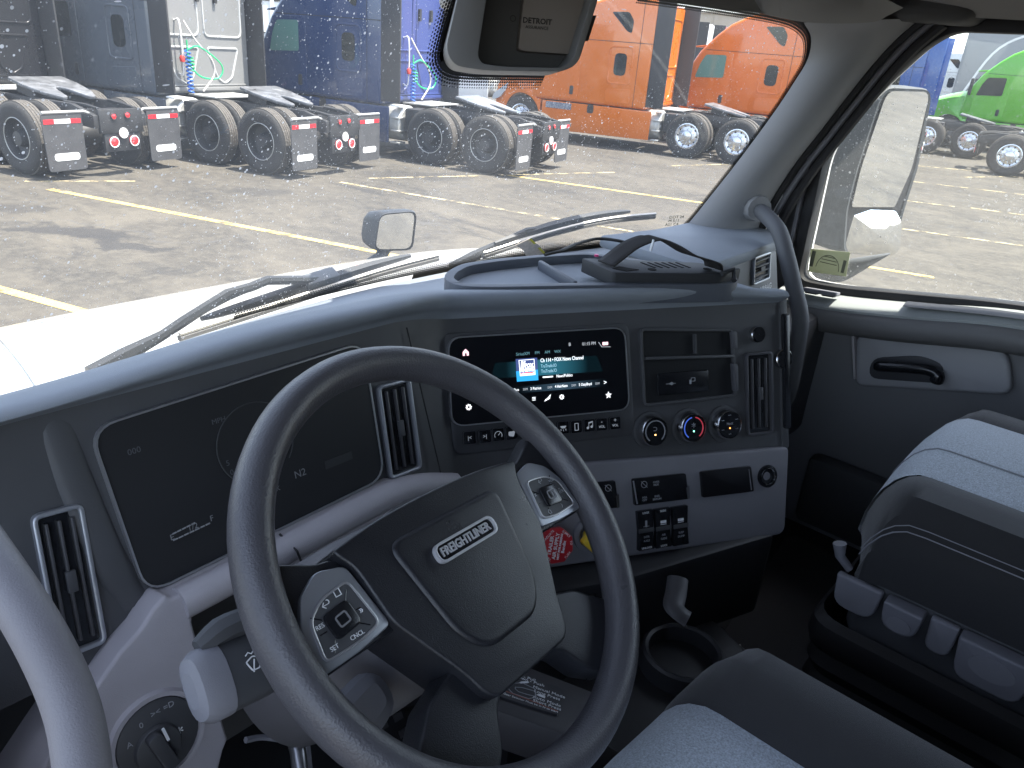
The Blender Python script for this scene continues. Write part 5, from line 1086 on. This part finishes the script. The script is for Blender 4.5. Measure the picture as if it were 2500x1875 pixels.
# ---------------------------------------------------------------- overhead: headliner, visor
hl = thing('headliner', 'grey headliner and overhead console along the top edge', 'headliner', (1.2, .3, 2.45)); hl['kind'] = 'structure'
obj('ceiling_pad', MB().box(XL+.01, XR-.05, -1.88, .70, 2.50, 2.56), HEAD, hl, bevel=.02)
obj('header_trim', MB().grid([[V(x, ws(x, 1)[1]+.00, 2.425), V(x, ws(x, 1)[1]-.05, 2.43), V(x, ws(x, 1)[1]-.12, 2.455), V(x, .50, 2.49)] for x in np.linspace(XL+.02, 1.90, 16)]), HEAD, hl)
obj('door_header_trim', MB().box(1.87, 1.945, -.62, .60, 2.43, 2.50), mat('headliner_dark', (.05, .05, .05), .85), hl, bevel=.015)
hp_ = [atX(*p, 1.86) for p in ((2095, 0), (2170, 8), (2260, 25), (2360, 42), (2500, 50), (2600, 55))]
obj('overhead_console', MB().grid([[p for p in hp_], [p+V(-.06, 0, .02) for p in hp_], [p+V(-.25, 0, .06) for p in hp_], [p+V(-.5, 0, .09) for p in hp_]]), HEAD, hl)
vz = thing('sun_visor', 'folded grey sun visor above the far end of the windshield', 'sun visor', (1.6, .72, 2.42))
vv = [atX(1480, -30, 1.5), atX(1700, -2, 1.56), atX(1850, 18, 1.62), atX(1960, 40, 1.68), atX(2060, 44, 1.74), atX(2130, 40, 1.78), atX(2155, 30, 1.79)]
vt = [atX(1480, -140, 1.38), atX(1700, -140, 1.44), atX(1850, -130, 1.5), atX(1960, -110, 1.56), atX(2040, -90, 1.62), atX(2090, -50, 1.68), atX(2140, 10, 1.76)]
obj('visor_board', MB().grid([spline(vv, 4), [a*.8+b*.2+V(-.006, -.01, 0) for a, b in zip(spline(vv, 4), spline(vt, 4))], [a*.4+b*.6+V(-.01, -.012, 0) for a, b in zip(spline(vv, 4), spline(vt, 4))], spline(vt, 4)]), mat('visor_cloth', (.20, .195, .185), .9, bump=.3, bscale=900), vz, solid=.012)
obj('visor_piping', MB().tube(spline(vv, 4), .006, 6), mat('visor_cloth', (0, 0, 0)), vz)
# ---------------------------------------------------------------- camera pod on the windscreen
pod_ = thing('camera_pod', 'grey plastic camera cover hanging at the top centre of the windshield', 'camera cover', tuple(at_ws(1260, 20, -.05)))
PN = unit((-.62, -.74, .10)); PO = atD(1262, 60, 1.18); PFm = Frame(PO, unit(np.cross((0, 0, 1), PN)), (0, 0, 1)); PFm.u = unit(np.cross(PN, PFm.e)); PFm.n = PN
fp = lambda x, y, d=0.0: PFm.px(x, y, d)
out_ = rpoly([fp(1130, -60), fp(1088, 120), fp(1108, 160), fp(1180, 172), fp(1375, 175), fp(1412, 155), fp(1478, -60)], [.01, .03, .02, .03, .03, .02, .01], 4)
in_ = rpoly([fp(1196, -60), fp(1166, 135), fp(1176, 155), fp(1225, 163), fp(1372, 166), fp(1400, 145), fp(1462, -60)], [.01, .03, .02, .03, .03, .02, .01], 4)
PODM = mat('pod_grey', (.17, .172, .175), .55, bump=.3, bscale=900); PODL = mat('pod_lip', (.22, .22, .21), .5)
sh = obj('pod_shell', MB().ring(out_, in_, -.10, .0, PFm), PODM, pod_, bevel=.008, seg=3)
obj('pod_back', MB().prism(inset(out_, .004), -.105, -.075, PFm), mat('pod_well', (.075, .075, .078), .6), pod_)
ip = rpoly([PFm.px(*p, -.05) for p in ((1285, -60), (1265, 120), (1280, 125), (1400, 133), (1470, -60))], .006, 3)
obj('pod_panel', MB().prism(ip, -.075, -.05, PFm), mat('pod_panel', (.24, .215, .20), .6), pod_, bevel=.004)
obj('pod_slot', MB().prism([PFm.px(*p, -.05) for p in ((1430, 40), (1455, 38), (1435, 100), (1415, 102))], -.05, -.047, PFm), mat('slot_dark', (.02, .012, .012), .5), pod_)
PT = PFm.sub(*PFm.px(1312, 52, -.049), -.0495)
text('DETROIT', .0105, PT, mat('pod_ink', (.02, .02, .02), .5), pod_, bold=.0002); text('ASSURANCE', .0062, PT.sub(.000, -.0085), mat('pod_ink', (0, 0, 0)), pod_)
rg = circ(0, 0, .0045, 16); obj('logo_ring', MB().ring(rg, inset(rg, .0012), 0, .0005, PT.sub(-.036, .001)), mat('pod_ink', (0, 0, 0)), pod_)
obj('pod_neck', MB().box(-.10, .10, .03, .14, -.16, -.09, PFm), PODM, pod_, bevel=.01)
# ---------------------------------------------------------------- things on the dash
dv = thing('radio_unit', 'flat black electronic unit with vent slots lying in the dash tray', 'device', tuple(atZ(1590, 670, 1.93)))
UF_z = 1.948
q4 = [atZ(*p, UF_z) for p in ((1498, 665), (1760, 668), (1812, 655), (1700, 640), (1418, 629))]
U2 = [(p[0], p[1]) for p in q4]
DK = mat('device_black', (.035, .037, .041), .62, spec=.25, bump=.3, bscale=900); SLOT = mat('slot_matte', (.006, .006, .007), .9, spec=.1); ZF = Frame((0, 0, UF_z), (1, 0, 0), (0, 1, 0))
obj('case', MB().prism(rpoly(U2, .006, 2), -.026, 0, ZF), DK, dv, bevel=.003)
for k in range(6):
    a, b = atZ(1565+k*17, 641, UF_z), atZ(1600+k*17, 654, UF_z); d = unit(b-a); w_ = np.cross(d, (0, 0, 1))*.0022
    obj('vent_slot', MB().prism([(a+w_)[:2], (b+w_)[:2], (b-w_)[:2], (a-w_)[:2]], .0, .0006, ZF), SLOT, dv)
for x, y in ((1592, 658), (1727, 657)): p = atZ(x, y, UF_z); obj('mount_hole', MB().prism(circ(p[0], p[1], .008, 16), 0, .0006, ZF), SLOT, dv)
pp = [atZ(*p, UF_z)[:2] for p in ((1512, 651), (1560, 659), (1530, 663), (1495, 656))]; obj('label_plate', MB().prism(pp, 0, .0008, ZF), SLOT, dv)
obj('case_clip', MB().tube([atZ(1762, 668, UF_z), atZ(1790, 663, UF_z)+V(0, 0, .004), atZ(1795, 672, UF_z)+V(0, 0, -.01)], .005, 6), DK, dv)
obj('power_light', MB().prism(circ(*atZ(1456, 626, UF_z)[:2], .004, 10), 0, .004, ZF), mat('pink_led', (.6, .05, .2), .4), dv)
strap = obj('hook_strap', None or MB(), None) if False else None
def ribbon(pts, w, side): return MB().grid([[p+side*w*k for p in pts] for k in (-1, -.5, .5, 1)])
sd_ = unit(atZ(1500, 660, UF_z)-atZ(1420, 632, UF_z))
sp1 = spline([atZ(1480, 645, 1.950), atZ(1505, 626, 1.960), atD(1540, 600, 1.42), atD(1580, 584, 1.42), atD(1605, 583, 1.41), atD(1640, 598, 1.40), atD(1680, 622, 1.40), atD(1715, 632, 1.42), atD(1738, 642, 1.43), atZ(1742, 655, 1.951)], 6)
strap = obj('hook_strap', ribbon(sp1, .020, sd_), mat('strap_black', (.022, .021, .023), .85, bump=.8, bscale=700)); tag(strap, 'black fabric strap looped over the device in the dash tray', 'strap')
for md in (strap,):
    md2 = md.modifiers.new('thick', 'SOLIDIFY'); md2.thickness = .003
obj('strap_buckle', MB().tube([atD(1588, 613, 1.39), atD(1596, 585, 1.39)], .0022, 6), SATIN, strap)
cab_ = obj('power_cable', MB().tube(spline([atZ(1330, 622, 1.94), atZ(1370, 612, 1.945), atZ(1410, 595, 1.95), atZ(1460, 583, 1.955), atZ(1510, 588, 1.955), atZ(1545, 598, 1.95)], 6), .0032, 8), mat('cable_black', (.014, .014, .015), .5)); tag(cab_, 'thin black cable curving behind the device along the windshield base', 'cable')
tg = [at_ws(*p, -.03) for p in ((1258, 598), (1293, 582), (1327, 619), (1285, 627))]
nt_ = obj('paper_tag', MB().grid([[tg[0], tg[1]], [(tg[0]+tg[3])/2+V(0, -.006, .004), (tg[1]+tg[2])/2+V(0, -.006, .004)], [tg[3], tg[2]]]), mat('tag_paper', (.55, .48, .42), .8, var=.25, vscale=120), solid=.001); tag(nt_, 'crumpled pale paper tag with yellow edge at the windshield base', 'tag')
obj('tag_edge', MB().grid([[tg[1]+V(0, -.004, .001), tg[1]*.85+tg[0]*.15+V(0, -.004, .001)], [tg[2]+V(0, -.006, .002), tg[2]*.85+tg[3]*.15+V(0, -.006, .002)]]), mat('tag_yellow', (.55, .50, .05), .6), nt_)
# VIN print on the glass
for i, (x, y) in enumerate(((1652, 530), (1645, 539), (1640, 548), (1588, 562))):
    P = at_ws(x, y, -.006); text(('XXXXXX' if False else ('DOT 24', 'M 511', 'AS1 C4', '')[i]), .011, Frame(P, unit((.72, -.66, .1)), (0, -.41, .91)), STK2, wsh)
# ---------------------------------------------------------------- seats
def seat(label, x, y, ztop, w=.30, dep=.46, bol=0.0):
    s = thing('cab_seat', label, 'seat', (x, y-dep*.5, 1.1), 0, 'two matching cloth seats')
    def sec(t, prof):                      # t: 0 front .. 1 back
        yy = y - dep*t; return [V(x+px_*w, yy, ztop+pz) for px_, pz in prof]
    def zprof(t): q = max(0, 1-t/.17); return -.14*(1-math.sqrt(max(0, 1-q*q)))
    ts = [0, .006, .02, .04, .07, .10, .14, .18, .25, .5, .75, 1.0]
    outer_ = [(-1.0, -.17), (-1.02, -.10), (-1.0, -.03+bol*.5), (-.93, -.006+bol*.8), (-.78, bol), (-.66, bol*.5), (-.62, -.004)]
    for sg in (-1, 1):
        rows = [[V(x-sg*px_*w, y-dep*t - .10*(1-min(1, t/.17))*max(0, abs(px_)-.62), ztop+pz+zprof(t)*(1 if pz > -.1 else .2)) for px_, pz in outer_] for t in ts]
        rows = [[V(p[0], p[1], p[2]) for p in r] for r in rows]
        front_ = [V(p[0]*.97+x*.03, y-.03, ztop-.17) for p in rows[0]]
        obj('side_bolster', MB().grid([front_]+rows), CLOTHB, s)
        st_ = [V(x-sg*-1.016*w, y-.02-dep*t, ztop-.055+zprof(t)) for t in (0.02, .04, .07, .10, .14, .2, .3, .6, .95)]
        obj('stitching', MB().tube(st_, .0012, 4), GREYD, s)
        obj('stitching', MB().tube([p+V(0, 0, .012) for p in st_], .0010, 4), GREYD, s)
    ins = [(-.62, -.004), (-.55, -.002), (-.3, .009), (0, .014), (.3, .009), (.55, -.002), (.62, -.004)]
    rows = [[V(x+px_*w, y+.004-dep*t, ztop+pz+zprof(t)) for px_, pz in ins] for t in ts]
    obj('seat_insert', MB().grid([[V(p[0], y-.02, ztop-.17) for p in rows[0]]]+rows), CLOTHG, s)
    obj('insert_seam', MB().tube([V(x-.25*w, y+.004-dep*t, ztop+.0105+zprof(t)) for t in ts[2:]], .0016, 5), mat('seam_grey', (.22, .23, .25), .9), s)
    obj('seat_pan', MB().prism(rrect(x, y-dep*.5-.02, w*1.96, dep*.96, .05), ztop-.30, ztop-.165), BLACK, s, bevel=.02)
    # suspension: flared skirt and bellows
    bx0 = lambda k: rrect(x, y-dep*.5-.02, w*2*k, dep*(.98+(k-1)*.6)+.03, .05, 5)
    zs = [(1.10, ztop-.255), (1.16, ztop-.265), (1.18, ztop-.29), (1.15, ztop-.315), (1.10, ztop-.325), (1.13, ztop-.35), (1.08, ztop-.375), (1.12, ztop-.40), (1.07, ztop-.425), (1.10, ztop-.45), (1.06, ztop-.475), (1.08, ztop-.50), (1.05, 1.11)]
    obj('suspension_bellows', MB().grid([[V(px_, py_, z) for px_, py_ in bx0(k)] for k, z in zs], close=True), mat('bellows', (.011, .0105, .0115), .55, bump=.2), s)
    F = Frame((x-w*1.035, y, ztop-.20), (0, -1, 0), (0, 0, 1)); F.n = V(-1, 0, 0)
    CT = mat('control_grey', (.17, .17, .19), .5)
    for e_, ww, hh_, m_ in ((.045, .075, .060, GREYD), (.118, .060, .048, CT), (.175, .042, .060, GREYD), (.25, .105, .070, CT), (.345, .055, .055, GREYD)):
        o = rpoly([(e_-ww/2, .026), (e_+ww/2, .026), (e_+ww*.42, -hh_+.026), (e_-ww*.42, -hh_+.026)], [.006, .006, .022, .022], 4)
        c_ = obj('seat_control', MB().prism(o, -.01, .020 if m_ is CT else .004, F), m_, s, bevel=.005, seg=3)
        if m_ is CT:
            obj('control_dish', MB().prism(circ(e_, -.004, ww*.30, 20, hh_*.28), .019, .0212, F), GREYD, c_)
    for q in (.335, .358): obj('heater_key', MB().prism(rrect(q, -.005, .020, .034, .003), .003, .009, F), CT, s, bevel=.002)
    obj('recline_lever', MB().tube([V(x-w*.97, y-.02, ztop-.17), V(x-w*1.0, y-.002, ztop-.150), V(x-w*1.0, y+.004, ztop-.128)], [.007, .008, .011], 10), CT, s)
    obj('backrest', MB().prism(rpoly([(x-w*.95, ztop-.05), (x+w*.95, ztop-.05), (x+w*.8, ztop+.72), (x-w*.8, ztop+.72)], .08, 4), 0, .13, Frame((0, y-dep-.16, 0), (1, 0, 0), (0, 0, 1))), CLOTHB, s, bevel=.04, seg=3)
    return s
seat('passenger seat with pale grey insert and grey side controls over black bellows', 1.435, .255, 1.712, w=.255)
seat('driver\'s seat corner in the foreground, grey insert with black bolster', .470, .305, 1.612, w=.345, dep=.50, bol=.035)
# ---------------------------------------------------------------- centre console, cup holder, floor bits
con = thing('floor_console', 'dark lower console with cup holder and shift sticker below the dash', 'console', (1.0, .5, 1.1))
BK2 = mat('console_black', (.020, .021, .024), .5, bump=.3, bscale=900)
obj('console_body', MB().prism(rpoly([(.80, .38), (1.14, .30), (1.20, .44), (1.12, .62), (.98, .90), (.80, .95)], .03, 4), 1.1, 1.30), BK2, con, bevel=.02)
obj('kick_wall', MB().prism([(.60, .72), (.98, .52), (1.30, .40), (1.36, .46), (1.20, .80), (.62, .96)], 1.28, 1.47), BK2, con, bevel=.01)
obj('tunnel', MB().box(.72, 1.30, .55, 1.0, 1.1, 1.45), BK2, con)
cc3 = atZ(1668, 1590, 1.33); CF = Frame(cc3, (1, 0, 0), (0, 1, 0))
obj('cup_holder', MB().lathe([(.064, -.14), (.060, -.02), (.062, .0), (.068, .003), (.074, 0), (.078, -.03)], CF, 32, cap=False), mat('cup_lip', (.045, .047, .053), .4), con)
obj('cup_bottom', MB().prism(circ(0, 0, .061, 24), -.145, -.13, CF), GLOSSB, con)
obj('latch_handle', MB().tube(spline([atD(1655, 1412, 1.32), atD(1650, 1450, 1.30), atD(1645, 1480, 1.28), atD(1662, 1500, 1.27), atD(1680, 1512, 1.27)], 4), .017, 8, flat=.4), mat('latch_dark', (.045, .044, .048), .5), con)
# sticker with shift instructions on the side of the console
s0 = [atD(1225, 1632, 1.06), atD(1378, 1684, 1.06), atD(1352, 1764, 1.00), atD(1196, 1708, 1.00)]
e_ = unit(s0[1]-s0[0]); un = s0[0]-s0[3]; un = unit(un-e_*(un@e_)); QF = Frame((s0[0]+s0[2])/2, e_, un)
qx = lambda x, y: QF.px(1200+x*.226, 1550+y*.226)
obj('side_cover', MB().prism(rpoly([qx(360, 315), qx(1200, 640), qx(1000, 1130), qx(0, 780), qx(-100, 600)], .01, 3), -.05, -.002, QF), mat('side_cover', (.030, .028, .031), .6, bump=.4, bscale=800), con, bevel=.004)
stc = obj('shift_sticker', MB().prism(rpoly([qx(200, 390), qx(765, 585), qx(715, 870), qx(30, 650)], .003, 2), -.002, .0006, QF), mat('sticker_black', (.030, .030, .034), .35), con)
for tx, x, y, s in (('Shift Up - Pull', 300, 440, .0078), ('Shift Down - Push', 340, 478, .0078), ('Manual Mode', 620, 622, .0078), ('Long Press', 598, 655, .0078), ('Auto Mode', 596, 722, .0078), ('Short Press', 598, 760, .0078), ('Gear Selector Must be in N to start', 420, 738, .0048)):
    text(tx, s, QF.sub(*qx(x, y), .0007), WHITEP, stc, depth=.0001)
def lines(pts, w=.0006): return MB().tube([QF.pt(*qx(*p), .0008) for p in pts], w, 4)
obj('lever_drawing', lines([(165, 530), (330, 525), (470, 590), (480, 680), (400, 695), (230, 640), (165, 570), (165, 530)]), GREYP, stc)
obj('lever_drawing', lines([(255, 570), (330, 575), (470, 615), (470, 670), (385, 650), (290, 620), (255, 590), (255, 570)]), GREYP, stc)
obj('arrow', MB().prism([qx(290, 525), qx(320, 512), qx(385, 508), qx(405, 518), qx(385, 526), qx(320, 530)], .0005, .0012, QF), WHITEP, stc)
obj('arrow', MB().prism([qx(485, 652), qx(520, 645), qx(580, 675), qx(575, 690), qx(515, 668)], .0005, .0012, QF), WHITEP, stc)
obj('blue_patch', MB().prism([qx(65, 605), qx(110, 595), qx(135, 630), qx(75, 625)], .0005, .0011, QF), mat('sticker_blue', (.03, .14, .42), .5), stc)
obj('red_rule', lines([(90, 590), (420, 715), (715, 830)], .0005), mat('sticker_red', (.35, .10, .06), .5), stc)
# floor mat details, pedals
ped = thing('brake_pedal', 'ribbed black pedal in the footwell behind the wheel', 'pedal', tuple(atZ(925, 1761, 1.2)))
PDF = Frame(atZ(930, 1770, 1.24), (1, -.1, 0), (0, .62, .78))
obj('pedal_pad', MB().prism(rrect(0, 0, .10, .16, .015), -.012, 0, PDF), RUBBER, ped, bevel=.004)
for i in range(3):
    for j in range(5): obj('pad_rib', MB().box(-.036+i*.030, -.020+i*.030, -.064+j*.028, -.052+j*.028, 0, .005, PDF), mat('pad_rib', (.07, .07, .075), .5), ped)
obj('pedal_arm', MB().tube([PDF.pt(0, .08, -.01), PDF.pt(0, .2, -.1), PDF.pt(0, .3, -.16)], .014, 8), FRAMEB, ped)
tl_ = thing('tilt_lever', 'steel tilt lever hanging below the steering column', 'lever', tuple(atY(720, 1790, .62)))
obj('lever_rod', MB().tube(spline([atY(735, 1900, .58), atY(728, 1840, .60), atY(722, 1790, .62), atY(770, 1775, .63)], 4), [.010]*9+[.016]*4, 10), mat('lever_steel', (.30, .30, .31), .3, metal=.8), tl_)
obj('lever_wire', MB().tube(spline([atY(600, 1807, .64), atY(640, 1800, .64), atY(700, 1808, .63)], 4), .004, 6), GREYD, tl_)
obj('lever_plate', MB().prism([atY(x, y, .66)[[0, 2]] for x, y in ((692, 1760), (745, 1750), (760, 1900), (735, 1900))], 0, .006, Frame((0, .66, 0), (1, 0, 0), (0, 0, 1))), GREYD, tl_)
dl = thing('kick_panel', 'plain grey panel in the lower left corner beside the grab handle', 'panel', (.03, .6, 1.4)); dl['kind'] = 'structure'
obj('panel_skin', MB().box(.0, .03, .30, .80, 1.2, 1.80), GREY, dl, bevel=.01)
obj('panel_edge', MB().tube([(.035, .42, 1.82), (.04, .46, 1.6), (.045, .50, 1.3)], .012, 8), GREYD, dl)
fm = obj('floor_rug', MB().prism(rpoly([(1.05, -.3), (1.86, -.3), (1.90, .55), (1.34, .48), (1.12, .25)], .04, 3), 1.103, 1.115), mat('rug_grey', (.050, .050, .055), .9, bump=.9, bscale=350), None, bevel=.003); tag(fm, 'dark grey rubber floor mat on the passenger side', 'floor mat')
shoe = obj('floor_latch', MB().tube(spline([atZ(1760, 1575, 1.12), atZ(1795, 1600, 1.13), atZ(1812, 1616, 1.14)], 4), [.02, .026, .03, .03, .03, .03, .028, .024, .016], 10, flat=.6), mat('latch_grey', (.09, .095, .105), .5)); tag(shoe, 'small grey floor fitting beside the cup holder', 'fitting')
obj('latch_tag', MB().prism([atZ(*p, 1.135)[:2] for p in ((1782, 1578), (1808, 1574), (1812, 1596))], 1.135, 1.137), WHITEP, shoe)
